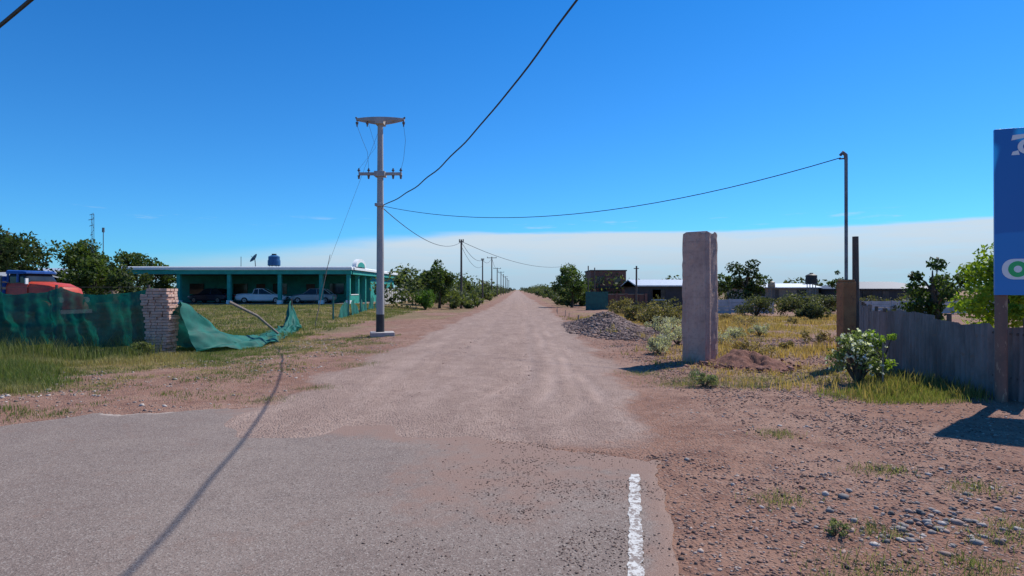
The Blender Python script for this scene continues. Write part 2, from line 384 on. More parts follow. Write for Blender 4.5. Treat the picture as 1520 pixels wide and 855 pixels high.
n=17000; y=3.2+6.0*rng.random(n); x=rng.normal(.45,.8,n)+.12*(y-4); ka=(x<xr(y))&(y<yfar(x))&(rng.random(n)<.15+1.3*ss(fbm(x,y,1.5,5),.4,.65)); x,y=x[ka],y[ka]
stones('loose_gravel',x,y,.003+.009*rng.random(len(x))**2.5,.022,pal=((.13,.08,.065),(.19,.12,.09),(.09,.06,.05),(.26,.18,.145)))
n=150; x=np.r_[rng.normal(3.45,.45,n),rng.uniform(1.9,8,90),rng.normal(4.4,.4,40)]; y=np.r_[rng.normal(5.2,.35,n),rng.uniform(4,13,90),rng.normal(5.6,.5,40)]
sz=np.r_[.014+.034*rng.random(n)**1.5,.012+.028*rng.random(90)**2,.014+.022*rng.random(40)]
stones('river_stones',x,y,sz,pal=((.30,.26,.235),(.23,.20,.18),(.40,.345,.31),(.16,.14,.13),(.31,.215,.175)),smooth=True)
n=16000; x=rng.normal(4.75,1.15,n); y=rng.normal(30.5,3.6,n); keep=(np.abs(x-road_c(y))>3.0)&((((x-4.75)/2.4)**2+((y-30.5)/7.5)**2)<1); x,y=x[keep],y[keep]
stones('gravel_pile',x,y,.035+.07*rng.random(len(x))**2,pal=((.17,.105,.09),(.23,.15,.125),(.11,.07,.06),(.28,.20,.17),(.15,.09,.075)))

# ---------------------------------------------------------------- grass
def grass(name,x,y,h,w,c1,c2,mixv,bend=.5,z=None):
    n=len(x); a=rng.uniform(0,6.283,n); dx,dy=np.cos(a),np.sin(a); z0=hgt(x,y)-.01 if z is None else z
    b=rng.uniform(.1,bend,n)*h; ba=rng.uniform(0,6.283,n); bx,by=np.cos(ba)*b,np.sin(ba)*b
    P=np.stack
    v0=P([x-dx*w/2,y-dy*w/2,z0],1); v1=P([x+dx*w/2,y+dy*w/2,z0],1)
    v2=P([x+dx*w*.35+bx*.35,y+dy*w*.35+by*.35,z0+h*.6],1); v3=P([x-dx*w*.35+bx*.35,y-dy*w*.35+by*.35,z0+h*.6],1)
    v4=P([x+bx,y+by,z0+h],1); v5=P([x+bx-dx*w*.05,y+by-dy*w*.05,z0+h],1)
    V=np.stack([v0,v1,v2,v3,v4,v5],1).reshape(-1,3); o=6*np.arange(n)[:,None]
    F=np.concatenate([o+np.array([0,1,2,3]),o+np.array([3,2,4,5])])
    col=(np.array(c1)*(1-mixv[:,None])+np.array(c2)*mixv[:,None])*rng.uniform(.65,1.3,(n,1))
    return fast(name,V,F,[GRASS],np.repeat(col,6,0))
def scatter(n,x0,x1,y0,y1,tuft=9,spread=.07,pw=1.0):
    m=n//tuft; cx=rng.uniform(x0,x1,m); cy=y0+(y1-y0)*rng.random(m)**pw
    kk=rng.random(m)<m_grass(cx,cy)**1.2; cx,cy=cx[kk],cy[kk]; m=len(cx)
    x=np.repeat(cx,tuft)+rng.normal(0,spread,m*tuft); y=np.repeat(cy,tuft)+rng.normal(0,spread,m*tuft)
    th=np.repeat(rng.uniform(.4,1.2,m),tuft); return x,y,th
G1=(.09,.15,.03); G2=(.40,.32,.16)
x,y,th=scatter(380000,-24,-4.4,7.3,27,12,.09,1.1)
mx=np.clip(m_dry(x,y)*.85+rng.normal(.08,.18,len(x)),0,1)
grass('verge_grass',x,y,th*(.07+.18*ss(-x,7,12)*ss(fbm(x,y,.4,77),.3,.6)),.011+.0*x,G1,G2,mx)
n=9000; x=rng.uniform(-26,-10.6,n); y=18.0+rng.normal(0,.55,n)-.3; 
grass('tall_weeds',x,y,rng.uniform(.2,.75,n)*(.5+.8*vnoise(x,y,.8,3)),.014+0*x,(.08,.13,.035),(.26,.25,.10),rng.random(n)*.9)
x,y,th=scatter(120000,-42,-8.8,26,62,8,.16)
grass('lawn_grass',x,y,th*.13,.03+0*x,(.085,.14,.03),G2,np.clip(m_dry(x,y)*.6+rng.normal(.12,.12,len(x)),0,1))
x,y,th=scatter(120000,3.2,26,11,46,10,.12,1.2)
mx=np.clip(m_dry(x,y)+rng.normal(-.05,.2,len(x)),0,1)
grass('dry_grass',x,y,th*(.10+.20*ss(fbm(x,y,.5,78),.4,.7)),.013+.0006*y,(.14,.15,.055),(.48,.32,.15),mx)
n=20000; x=rng.normal(7.4,.8,n); y=12.2+rng.normal(0,.8,n); kk=(rng.random(n)<ss(fbm(x,y,1.1,8),.35,.6))&(x>5.6)&(y>10.7)&(x<8.9); x,y=x[kk],y[kk]
grass('green_grass',x,y,rng.uniform(.04,.15,len(x)),.010+0*x,(.12,.18,.03),(.38,.32,.14),np.clip(rng.normal(.4,.3,len(x)),0,1))
cs=[(2.6,4.35,.28),(3.0,5.0,.16),(2.15,4.1,.15),(3.9,4.9,.2),(3.4,4.4,.2),(2.55,5.75,.2),(4.0,6.6,.22),(4.3,5.2,.15),(4.6,6.0,.2),(3.2,4.15,.15),(3.6,8.2,.2),(4.9,12.6,.5),(3.6,12.9,.45),(4.2,13.6,.5),(5.6,13.6,.5),(-3.9,12.2,.3),(-4.4,11,.3),(3.1,14.5,.35),(6.2,11.4,.3),(-4.0,16,.4),(-4.6,19,.5),(-5,22,.5)]
X=[];Y=[];Hh=[]
for (a,b_,r) in cs:
    k=int(1500*r); X.append(rng.normal(a,r*.8,k)); Y.append(rng.normal(b_,r*.6,k)); Hh.append(rng.uniform(.015,.06+.14*r,k))
X=np.concatenate(X);Y=np.concatenate(Y);Hh=np.concatenate(Hh)
grass('weed_tufts',X,Y,Hh,.007+0*X,(.12,.16,.06),(.36,.30,.17),np.clip(rng.normal(.4,.25,len(X)),0,1),1.0)

# ---------------------------------------------------------------- poles and cables
CONC=M('pole_concrete',(.42,.40,.385),(.31,.30,.29),2,.8,stretch=(1,1,.3),bs=.2)
BLACK=M('black_paint',(.018,.018,.02),(.03,.03,.03),5,.6)
WOOD=M('weathered_wood',(.14,.11,.09),(.075,.06,.05),5,.9,stretch=(3,3,.3),bs=.5)
STEEL=M('galvanised_steel',(.22,.22,.23),(.13,.12,.12),5,.5,.6)
CAB=M('cable_rubber',(.015,.015,.016),(.03,.03,.03),5,.6,bs=0)
PORC=M('insulator',(.10,.06,.05),(.16,.13,.12),5,.35,bs=0)
e=empty('utility_pole',(0,0,0)); px,py=-5.65,26.0; z0=float(hgt(px,py))
b=B(); b.tube([(px,py,z0+.95),(px,py,5),(px,py,9.3)],[.168,.145,.115],18); b.obj('shaft',[CONC],e,True)
b=B(); b.tube([(px,py,z0-.1),(px,py,z0+.95)],[.182,.172],18); b.obj('painted_base',[BLACK],e,True)
b=B(); b.box((px+.1,py-.05,z0+.09),(1.0,1.0,.22),0,.25); b.obj('footing',[SLAB],e,bev=.03)
b=B()
for s_ in (-1,1):
    secs=[]
    for k in range(13):
        f_=k/12*2-1; yb=py+s_*(.04+.23*(1-f_*f_)); th=.055+.075*(1-abs(f_)); xk=px+f_*1.0
        secs.append([(xk,yb-.04,9.34),(xk,yb+.04,9.34),(xk,yb+.035,9.34-th*1.6),(xk,yb-.035,9.34-th*1.6)])
    b.loft(secs,0)
b.box((px,py,9.2),(.36,.58,.26),0,taper=1.05); 
for q in (-.97,.97): b.box((px+q,py,9.29),(.12,.16,.09),0)
for q in (-.5,.5): b.box((px+q,py,9.29),(.07,.36,.06),0)
b.obj('top_crossarm',[CONC],e,bev=.008)
b=B(); b.box((px,py,6.97),(1.85,.13,.12),0); b.box((px,py,6.95),(.46,.44,.22),0); b.box((px,py-.15,5.62),(.36,.3,.12),0); b.obj('lower_crossarm',[CONC],e,bev=.015)
b=B()
for qx in (-.92,-.5,.55,.88):
    zz=7.06
    b.tube([(px+qx,py,zz-.02),(px+qx,py,zz+.03),(px+qx,py,zz+.04),(px+qx,py,zz+.08),(px+qx,py,zz+.09),(px+qx,py,zz+.15)],[.03,.03,.07,.06,.035,.03],8)
    b.tube([(px+qx,py,6.9),(px+qx,py,6.75)],[.06,.035],8)
for qx in (-.98,-.55,.98):
    b.tube([(px+qx,py,9.25),(px+qx*1.02,py,9.2),(px+qx*1.02,py,9.19),(px+qx*1.02,py,9.10),(px+qx*1.02,py,9.09),(px+qx*1.02,py,9.0)],[.02,.02,.065,.055,.03,.03],8)
    b.tube([(px+qx*1.03,py,9.34),(px+qx*1.08,py,9.40)],[.05,.03],8)
b.obj('insulators',[PORC],e,True)
b=B()
def catline(A,Bp,sag,n=24):
    A=Vector(A);Bp=Vector(Bp); return [A.lerp(Bp,i/n)+Vector((0,0,-sag*4*(i/n)*(1-i/n))) for i in range(n+1)]
b.tube([(px+1,py,9.05),(px+1.08,py,8.4),(px+1.0,py,7.6),(px+.9,py,7.2)],.007,5)
b.tube([(px-1,py,9.05),(px-.8,py,8.5),(px-.55,py,7.9),(px-.5,py,7.2)],.007,5)
b.tube([(px-.5,py,9.1),(px-.2,py,8.1),(px-.9,py,7.2)],.006,5)
b.obj('jumper_wires',[STEEL],e)
b=B(); b.tube([(px,py,9.0),(-10.3,30.5,.45)],.006,5); b.obj('guy_wire',[STEEL],e)

def cable(pts,r=.014):
    b=B(); b.tube(pts,r,6); return b.obj('overhead_cable',[CAB],None,True)
A=(px+.12,py-.1,5.6)
far=Vector(A); mid=Vector((.98,9.2,6.4)); near=Vector((5.6,-8.0,10.4))
P=[]
t1=(far-mid).length/((far-mid).length+(mid-near).length)
Cc=(mid-far*(1-t1)**2-near*t1**2)/(2*t1*(1-t1))
for i in range(81):
    t_=i/80; P.append(far*(1-t_)**2+Cc*2*t_*(1-t_)+near*t_**2)
P2=[p+Vector((math.sin(i*1.1)*.010,0,math.sin(i*.9)*.014)) for i,p in enumerate(P)]
cable(P2,.0185)
cable(catline((px+.15,py,5.58),(8.52,15.7,5.42),.95),.012)
cable(catline((-24,20,6.6),(2.5,2.2,7.2),1.12,40),.028)
poles=[(-5.35,64,7.3,.13,0),(-4.9,101,7.2,.13,0),(-4.6,138,9.5,.15,1),(-4.3,176,8.4,.15,1),(-3.9,214,8.4,.16,1),(-3.6,252,8.4,.17,0),(-3.1,295,8.6,.18,1),(-2.8,350,8.6,.2,0),(-2.2,420,8.6,.2,0)]
prev=(px,py,5.6)
for (qx,qy,hz,r,arm) in poles:
    b=B(); z0=float(hgt(qx,qy)); b.tube([(qx,qy,z0-.1),(qx,qy,hz)],[r,r*.7],8)
    b.box((qx,qy,hz-.25),(2.2 if arm else .5,.12,.12)); 
    for s in (-1,1): b.tube([(qx+s*(1.0 if arm else .2),qy,hz-.2),(qx+s*(1.0 if arm else .2),qy,hz+.03)],.06,6)
    b.obj('utility_pole',[WOOD],None)
    cable(catline(prev,(qx,qy,hz-.25),1.0 if qy<70 else .8),.018 if qy<70 else .015+.0001*qy)
    prev=(qx,qy,hz-.25)
cable(catline((-5.35,64,7.1),(12.3,118,7.0),1.5),.025)
cable(catline((-5.35,64,6.6),(-4.9,101,6.0),1.1),.02)

ORG=M('ochre_render',(.38,.17,.07),(.28,.12,.05),3,.9,bs=.5,spots=(.18,.09,.05))
e=empty('service_mast')
b=B(); z0=float(hgt(8.6,15.6)); b.box((8.6,15.6,(z0-.1+2.2)/2),(.34,.34,2.2-z0+.1)); b.box((8.6,15.6,2.23),(.30,.30,.06)); b.obj('masonry_pillar',[ORG],e,bev=.02)
b=B(); b.tube([(8.6,15.6,2.2),(8.6,15.6,5.35)],.042,10); b.tube([(8.6,15.6,5.35),(8.59,15.6,5.47),(8.52,15.6,5.53),(8.45,15.6,5.46)],[.045,.05,.05,.035],10)
b.tube([(8.6,15.6,5.38),(8.45,15.66,5.38)],.02,6); b.obj('steel_pipe',[STEEL],e,True)
b=B(); b.tube([(8.9,15.75,-.1),(8.93,15.75,1.6),(8.92,15.75,3.38)],[.095,.085,.075],9); b.obj('wooden_post',[WOOD],None,True)

# ---------------------------------------------------------------- concrete pillar
m,nt,p,co=newmat('rough_concrete'); v=mapv(nt,co,(1,1,1)); n1=noise(nt,v,1.5,6,.7); n2=noise(nt,v,12,6,.75); n3=noise(nt,mapv(nt,co,(14,14,.5)),1.5,4)
c_=mix(nt,mr(nt,n1,.35,.65),(.58,.38,.30),(.44,.28,.225)); c_=mix(nt,math_(nt,'MULTIPLY',mr(nt,n2,.5,.7),.6),c_,(.31,.20,.16)); c_=mix(nt,math_(nt,'MULTIPLY',mr(nt,n3,.5,.7),.45),c_,(.62,.44,.36))
hz_=noise(nt,mapv(nt,co,(.4,.4,6)),1.2,4); c_=mix(nt,math_(nt,'MULTIPLY',mr(nt,hz_,.55,.7),.4),c_,(.32,.205,.165))
nt.links.new(c_,p.inputs['Base Color']); p.inputs['Roughness'].default_value=.95; bump(nt,p,math_(nt,'ADD',n2,n3),.8,.03)
RC=m
cx,cy=5.33,17.15; secs=[]; s=.36; a0=math.radians(-48)
g=np.random.default_rng(3)
npt=28; base_off=g.normal(0,.006,npt)
for k in range(26):
    z_=-.1+3.68*k/25; ring=[]
    for q in range(npt):
        side=q//7; f_=(q%7)/7.*2-1
        lx,ly=[(f_,-1),(1,f_),(-f_,1),(-1,-f_)][side]
        ch=.96 if q%7==0 else 1
        rr=s*ch*(1+.02*math.sin(z_*1.3)) + g.normal(0,.005)+base_off[q]
        X_=lx*rr;Y_=ly*rr; zt=z_+( (.05*math.sin(q*1.7)+g.normal(0,.015)) if k==25 else 0)
        ring.append((cx+X_*math.cos(a0)-Y_*math.sin(a0),cy+X_*math.sin(a0)+Y_*math.cos(a0),zt))
    secs.append(ring)
b=B(); b.loft(secs,0); b.obj('concrete_pillar',[RC])

DIRT=M('dark_red_soil',(.25,.105,.07),(.16,.065,.045),6,.95,bs=.8,bd=.04,spots=(.33,.17,.125))
def mound(name,cx,cy,rx,ry,h,mat,seed,n=60,pit=0):
    u=np.linspace(-1,1,n); X,Y=np.meshgrid(u,u); R=np.sqrt(X**2+Y**2); x=cx+X*rx;y=cy+Y*ry
    lump=fbm(x,y,2.2,seed)
    z=h*(1-ss(R,.1,1))*(.55+.7*lump)+(fbm(x,y,9,seed+3)-.5)*h*.35*(1-ss(R,.6,1))
    if pit: z-=pit*np.exp(-(((X-.05)/.22)**2+((Y+.3)/.25)**2))
    z=z-.03*ss(R,.85,1.0)
    F=grid_faces(n,n)
    rc=R.ravel()[F].max(1); F=F[rc<1.05]
    return fast(name,np.stack([x.ravel(),y.ravel(),(hgt(x,y)+z).ravel()],1),F,[mat],smooth=True)
mound('soil_pile',6.2,15.9,1.3,1.2,.45,DIRT,19,pit=.22)
xq=rng.normal(6.1,.6,420);yq=rng.normal(15.7,.5,420); stones('soil_clods',xq,yq,.02+.06*rng.random(420)**2,.06,pal=((.23,.10,.075),(.15,.065,.05),(.31,.16,.12)))

# ---------------------------------------------------------------- left fence
b=B(); z_=-.05; g=np.random.default_rng(5)
cxp,cyp=-11.05,19.0; z0=float(hgt(cxp,cyp)); row=0
while z_<2.05:
    f_=z_/2.05; cxr=cxp+.02-.12*f_+.1*math.sin(f_*3); wd=.62+.28*f_
    nb=4; bw=wd/nb
    for q in range(nb):
        if z_>1.88 and q in (0,): continue
        off=(bw/2 if row%2 else 0)
        for dp in (0,1,2):
            b.box((cxr-wd/2+bw*(q+.5)+off*.4+g.normal(0,.010),cyp-.2+dp*.2+g.normal(0,.014),z0+z_+.04),(bw-.012,.19,.078),0,g.normal(0,.05))
    z_+=.088; row+=1
b.box((cxp-.03,cyp,z0+1.0),(.5,.5,2.0),1)
b.obj('brick_pillar',[M('pale_clay_brick',(.64,.41,.32),(.47,.29,.225),4,.95,bs=.6,spots=(.66,.51,.43)),M('mortar',(.25,.18,.15),None,5)],bev=.008)

def net_mat(name,c1,c2,tr=.3):
    m,nt,p,co=newmat(name); n=noise(nt,co,2.2,5); c=mix(nt,mr(nt,n,.35,.65),c1,c2)
    nt.links.new(c,p.inputs['Base Color']); p.inputs['Roughness'].default_value=.7
    t=nt.nodes.new('ShaderNodeBsdfTranslucent'); nt.links.new(c,t.inputs[0]); ms=nt.nodes.new('ShaderNodeMixShader'); ms.inputs[0].default_value=tr
    nt.links.new(p.outputs[0],ms.inputs[1]); nt.links.new(t.outputs[0],ms.inputs[2])
    tp=nt.nodes.new('ShaderNodeBsdfTransparent'); m2=nt.nodes.new('ShaderNodeMixShader'); m2.inputs[0].default_value=.05
    nt.links.new(ms.outputs[0],m2.inputs[1]); nt.links.new(tp.outputs[0],m2.inputs[2])
    nt.links.new(m2.outputs[0],nt.nodes['Material Output'].inputs[0]); return m
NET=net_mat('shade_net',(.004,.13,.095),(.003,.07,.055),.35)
NETL=net_mat('shade_net_sun_tint',(.006,.19,.145),(.004,.12,.095),.3)  # lighter copy of the net, with sunlight put into its green
e=empty('shade_net_fence')
nu,nv=520,34; X=np.linspace(-34,-11.25,nu); vv=np.linspace(0,1,nv); XX,VV=np.meshgrid(X,vv)
sagx=np.abs(np.sin((XX+11.25)*math.pi/2.9)); top=2.16-.28*sagx**.7*(.5+fbm(XX,XX*0,.4,3))-.16*(fbm(XX,XX*0,1.6,8)-.3)
bot=.12+.25*fbm(XX,XX*0,.8,4)
Z=bot+(top-bot)*VV+hgt(XX,19+0*XX)
fold=.20*np.sin(XX*5.2+2*VV+4*fbm(XX,VV*2,.7,9))*(.3+.7*sagx)+.35*(fbm(XX,VV*3,1.8,12)-.5)+.07*np.sin(XX*17+4*VV+3*fbm(XX,VV,1.3,14))*(1-VV*.3)
Y=18.95-.015*(XX+11)+fold*(.4+.6*(1-VV))
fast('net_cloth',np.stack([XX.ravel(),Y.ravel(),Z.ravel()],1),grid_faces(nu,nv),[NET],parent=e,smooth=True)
b=B()
for k in range(9): xk=-11.5-2.9*k; b.tube([(xk,19.1,-.1),(xk+.04,19.12,2.15)],[.05,.04],7)
b.tube([(-11.4,19.08,2.08),(-34,19.08,2.08)],.006,4); b.obj('posts',[WOOD],e)
e=empty('fallen_shade_net')
nu,nv=150,50; T=np.linspace(19.0,31.0,nu); S=np.linspace(-1,1,nv); TT,SS=np.meshgrid(T,S)
ridge=np.interp(T,[19,19.35,20.0,20.8,22,24.5,28.2,29.5,30.1,30.4,31],[1.72,1.5,1.0,.55,.22,.12,.16,.7,1.45,.9,.1])
cxr=np.interp(T,[19,22,26,30,31],[-10.45,-9.7,-10.2,-10.95,-11])
wid=np.interp(T,[19,19.5,21,23,28,30,31],[.6,1.0,1.15,.85,.6,.4,.2])
R_=np.tile(ridge,(nv,1)); C_=np.tile(cxr,(nv,1)); W_=np.tile(wid,(nv,1))
prof=np.clip(1-np.abs(SS),0,1)**1.5
Xx=C_+SS*W_+.06*np.sin(TT*6)*(1-prof)+(fbm(TT,SS*3,1.5,3)-.5)*.25
wr=.14*np.sin(SS*14+TT*2.5+4*fbm(TT,SS*2,.6,5))*(.3+.7*(1-prof))+.12*(fbm(TT*2,SS*5,1.,33)-.5)
Zz=hgt(Xx,TT)+.05+R_*prof+wr*np.clip(R_+.25,0,.8)+.02
Zz=np.maximum(Zz,hgt(Xx,TT)+.02)
TTj=TT+(fbm(TT*0+SS*4,TT,1.1,6)-.5)*.5
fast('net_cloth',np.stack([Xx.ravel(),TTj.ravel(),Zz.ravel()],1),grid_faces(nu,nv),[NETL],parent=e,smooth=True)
b=B(); b.tube([(-10.9,30.1,0),(-10.95,30.1,1.55)],[.04,.03],6)
b.obj('post',[WOOD],e)
PALE=M('pale_timber',(.33,.26,.21),(.22,.17,.14),6,.9,stretch=(3,3,.4))
b=B(); b.tube([(-11.0,23.6,1.52),(-10.2,24.3,.95),(-9.6,24.9,.2)],[.06,.055,.05],7); b.obj('leaning_timber',[PALE],None,True)
b=B(); b.tube([(-10.4,32,0.05),(-9.6,32,3.85)],[.025,.014],6); b.obj('thin_stake',[PALE],None,True)
e=empty('frontage_net_fence'); b=B()
pp=[(-11.2,38),(-11.6,43),(-12.0,48),(-12.4,53),(-12.8,58)]
for q in pp: z0=float(hgt(*q)); b.tube([(*q,z0-.1),(q[0],q[1],z0+1.5)],[.06,.05],7)
b.obj('posts',[M('teal_paint',(.01,.16,.13),(.008,.1,.09),4,.6)],e)
V=[]
nu=120; T=np.linspace(40,58,nu); hgtop=1.15+.25*np.sin(T*2)-.5*(fbm(T,T*0,.5,2)); 
for k in range(nu):
    x_=-11.2-.08*(T[k]-38); z0=float(hgt(x_,T[k])); w_=.12*math.sin(T[k]*5)
    V+=[(x_+w_,T[k],z0+.02),(x_-w_*.5,T[k],z0+max(.15,hgtop[k]))]
F=[(2*k,2*k+1,2*k+3,2*k+2) for k in range(nu-1) if (k//9)%3!=2]
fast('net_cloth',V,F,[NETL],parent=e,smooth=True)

# ---------------------------------------------------------------- teal house
TEAL=M('teal_wall_paint',(.02,.34,.28),(.015,.25,.21),2,.75,bs=.1)
WHITE=M('white_paint',(.82,.82,.80),(.76,.76,.74),2,.6,bs=.1)
DARKW=M('dark_roof_slab',(.06,.10,.09),(.04,.07,.065),2,.9)  # dark grey-green with random variation, used on the roof slab
GLASS=M('window_glass',(.02,.025,.03),(.03,.035,.04),2,.08,bs=0)
FLOOR=M('patio_floor',(.25,.22,.2),(.18,.16,.15),2,.8)
e=empty('teal_house'); gz=.5; X0,X1,Y0,Y1=-38.3,-16.0,60.0,83.0
b=B(); b.box(((X0+X1)/2,(Y0+Y1)/2,gz+.02),(X1-X0+.6,Y1-Y0,.18)); b.obj('floor_slab',[FLOOR],e)
b=B(); b.box(((X0+X1)/2,76,(gz+3.6)/2+.05),(X1-X0-.3,13.4,3.1-.1),0); b.obj('walls',[TEAL],e)
b=B()
for xx_ in (-36,-31,-26.5,-20):
    b.box((xx_,69.25,gz+1.6),(1.6,.14,1.2),0)
for yy_ in (72,77,81): b.box((X1-.12,yy_,gz+1.6),(.1,1.5,1.2),0)
b.obj('windows',[GLASS],e)
b=B()
for xx_ in (-28.7,-23): b.box((xx_,69.24,gz+1.1),(.95,.12,2.1),0)
b.obj('doors',[M('door_wood',(.12,.06,.035),(.08,.04,.03),4,.6)],e)
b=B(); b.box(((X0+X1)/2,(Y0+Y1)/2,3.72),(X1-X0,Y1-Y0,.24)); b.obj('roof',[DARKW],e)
b=B()
b.box(((X0+X1)/2,Y0-.12,3.74),(X1-X0+.3,.2,.42),0); b.box((X1+.12,(Y0+Y1)/2+.2,3.74),(.2,Y1-Y0,.42),0)
for (cc,dd) in ((((X0+X1)/2,Y0-.14),(X1-X0+.5,.5)),((X1+.14,(Y0+Y1)/2+.2),(.5,Y1-Y0))):
    # coping with an outward-sloping top that catches the sun
    x_,y_=cc; w_,d_=dd
    v=[(x_-w_/2,y_-d_/2,3.97),(x_+w_/2,y_-d_/2,3.97),(x_+w_/2,y_+d_/2,3.97),(x_-w_/2,y_+d_/2,3.97)]
    v+=[(a,b2,4.20) for a,b2,_ in v]; v+=[(x_-w_/2+.12,y_-d_/2+.12,4.29),(x_+w_/2-.12,y_-d_/2+.12,4.29),(x_+w_/2-.12,y_+d_/2-.12,4.29),(x_-w_/2+.12,y_+d_/2-.12,4.29)]
    b.add(v,[(3,2,1,0),(0,1,5,4),(1,2,6,5),(2,3,7,6),(3,0,4,7),(4,5,9,8),(5,6,10,9),(6,7,11,10),(7,4,8,11),(8,9,10,11)],1)
b.obj('fascia',[TEAL,WHITE],e)
b=B(); n=16; arc=[(X1+.42,62.7+2.1*math.cos(math.pi*k/n),4.3+.85*math.sin(math.pi*k/n)) for k in range(n+1)]
arc2=[(X1+.02,p_[1],p_[2]) for p_ in arc]; nn=n+1
b.add(arc+arc2,[tuple(range(nn)),tuple(range(2*nn-1,nn-1,-1))]+[(k+1,k,k+nn,k+1+nn) for k in range(n)]); b.obj('gable_arch',[WHITE],e)
b=B(); arc=[(X1+.44,62.7+1.5*math.cos(math.pi*k/n),4.32+.5*math.sin(math.pi*k/n)) for k in range(n+1)]; b.add(arc,[tuple(range(nn))]); b.obj('arch_panel',[TEAL],e)
b=B()
for xx_ in (-38,-33,-28,-23,-18.9,-16.2): b.box((xx_,Y0+.1,(gz+3.54)/2),(.34,.34,3.54-gz),0); b.box((xx_,Y0+.1,gz+.25),(.46,.46,.4),1)
for yy_ in (63.5,66.5): b.box((X1-.2,yy_,(gz+3.54)/2),(.34,.34,3.54-gz),0)
b.obj('columns',[TEAL,WHITE],e)
b=B(); b.box((X1-.1,61.7,gz+.5),(.18,3,.9),0);b.box((X1-.1,61.7,gz+1.0),(.26,3,.08),1); b.obj('low_wall',[TEAL,WHITE],e)
BLUE=M('blue_plastic',(.03,.14,.32),(.02,.1,.25),3,.4)
b=B(); tx,ty=-25.9,66.0; 
for a in range(4): b.tube([(tx+.5*math.cos(a*1.57+.8),ty+.5*math.sin(a*1.57+.8),3.8),(tx+.5*math.cos(a*1.57+.8),ty+.5*math.sin(a*1.57+.8),4.6)],.05,5,1)
b.tube([(tx,ty,4.6),(tx,ty,4.65),(tx,ty,5.2),(tx,ty,5.22),(tx,ty,5.6),(tx,ty,5.75)],[.6,.66,.66,.6,.6,.3],16,0); b.tube([(tx,ty,5.75),(tx,ty,5.9)],.25,12,2)
b.obj('roof_water_tank',[BLUE,STEEL,BLACK],None,True)
b=B(); dc=Vector((-26.3,62.0,5.15)); secs=[]
ax=Vector((-.6,-.55,.58)).normalized(); uu=ax.cross(Vector((0,0,1))).normalized(); ww=ax.cross(uu)
for r_,dd in ((.03,.0),(.25,.04),(.43,.12),(.52,.18)):
    secs.append([dc+ax*dd+(uu*math.cos(k*.5236)+ww*math.sin(k*.5236))*r_ for k in range(12)])
b.loft(secs,0,False); b.tube([dc,dc+Vector((.05,.1,-.95))],.04,6,0); b.tube([dc,dc+ax*.5],.02,5,0)
b.obj('satellite_dish',[STEEL],None,True)
b=B(); b.tube([(-29.5,66,4.2),(-29.5,66,5.6)],.03,6); b.obj('roof_vent_pipe',[STEEL],None)

# ---------------------------------------------------------------- vehicles
RUB=M('tyre_rubber',(.02,.02,.02),(.03,.03,.03),8,.8)
CHR=M('wheel_rim',(.3,.3,.31),(.2,.2,.2),5,.35,.8,bs=0)
def wheel(b,c,r,w,axis,mt=1,mr_=2):
    c=Vector(c); ax=Vector(axis)
    b.tube([c-ax*w/2,c-ax*w*.42,c+ax*w*.42,c+ax*w/2],[r*.9,r,r,r*.9],20,mt); b.tube([c-ax*(w/2+.012),c+ax*(w/2+.012)],r*.58,14,mr_); b.tube([c-ax*(w/2+.03),c+ax*(w/2+.03)],r*.16,8,mt)
def car(name,x,y,z,rz,paint,L=4.4,Wd=1.75,pickup=False):
    e=empty(name,(x,y,z)); e.rotation_euler=(0,0,rz)
    def sec(X,w,zb,zt,r=.12): return [(X,-w,zb+r),(X,-w*1.0,zt-r),(X,-w+r*1.3,zt),(X,w-r*1.3,zt),(X,w,zt-r),(X,w,zb+r),(X,w-r,zb),(X,-w+r,zb)]
    h=Wd/2
    b=B(); b.loft([sec(-L/2,h*.82,.42,.78),sec(-L/2+.12,h*.95,.3,.93),sec(-L/2+.9,h,.24,1.0),sec(-.2,h,.22,.98),sec(L/2-1.2,h,.22,.96),sec(L/2-.35,h*.95,.26,.84),sec(L/2,h*.78,.4,.66)],0)
    b.obj('body',[paint],e,True,.02)
    xs=[-L/2+(1.7 if pickup else .35),-L/2+(1.85 if pickup else 1.0),.2,L/2-1.35]
    def s2(X,w,zb,zt,wt): return [(X,-w,zb),(X,-wt,zt),(X,wt,zt),(X,w,zb)]
    b=B(); b.loft([s2(xs[0],h*.9,.95,.97,h*.85),s2(xs[1],h*.92,.95,1.44,h*.74),s2(xs[2],h*.92,.95,1.47,h*.74),s2(xs[3],h*.9,.93,.96,h*.86)],0); b.obj('windows',[GLASS],e)
    b=B(); b.loft([s2(xs[1]-.02,h*.75,1.42,1.47,h*.7),s2((xs[1]+xs[2])/2,h*.76,1.44,1.52,h*.7),s2(xs[2]+.03,h*.75,1.44,1.49,h*.7)],0)
    for X_ in ((xs[1]+xs[2])/2,): 
        for s in(-1,1): b.tube([(X_,s*h*.93,.95),(X_,s*h*.76,1.46)],.035,5)
    for s in(-1,1): b.tube([(xs[3],s*h*.9,.95),(xs[2],s*h*.76,1.47)],.03,5); b.tube([(xs[0],s*h*.9,.96),(xs[1],s*h*.76,1.46)],.04,5)
    b.obj('roof_and_pillars',[paint],e,True)
    b=B()
    for X_ in (-L*.31,L*.31):
        for s in (-1,1): wheel(b,(X_,s*(h-.09),.31),.31,.2,(0,1,0),0,1)
    b.obj('wheels',[RUB,CHR],e,True)
    b=B(); 
    for s in (-1,1): b.box((L/2-.04,s*h*.62,.66),(.14,.32,.14),0); b.box((-L/2+.03,s*h*.7,.74),(.12,.2,.2),1)
    b.box((L/2-.01,0,.56),(.08,.7,.14),2); b.box((0,0,.3),(L*.98,h*1.2,.1),2)
    b.obj('lights_and_trim',[WHITE,M('tail_light',(.35,.01,.01),None,3,.3),BLACK],e,bev=.01)
    return e
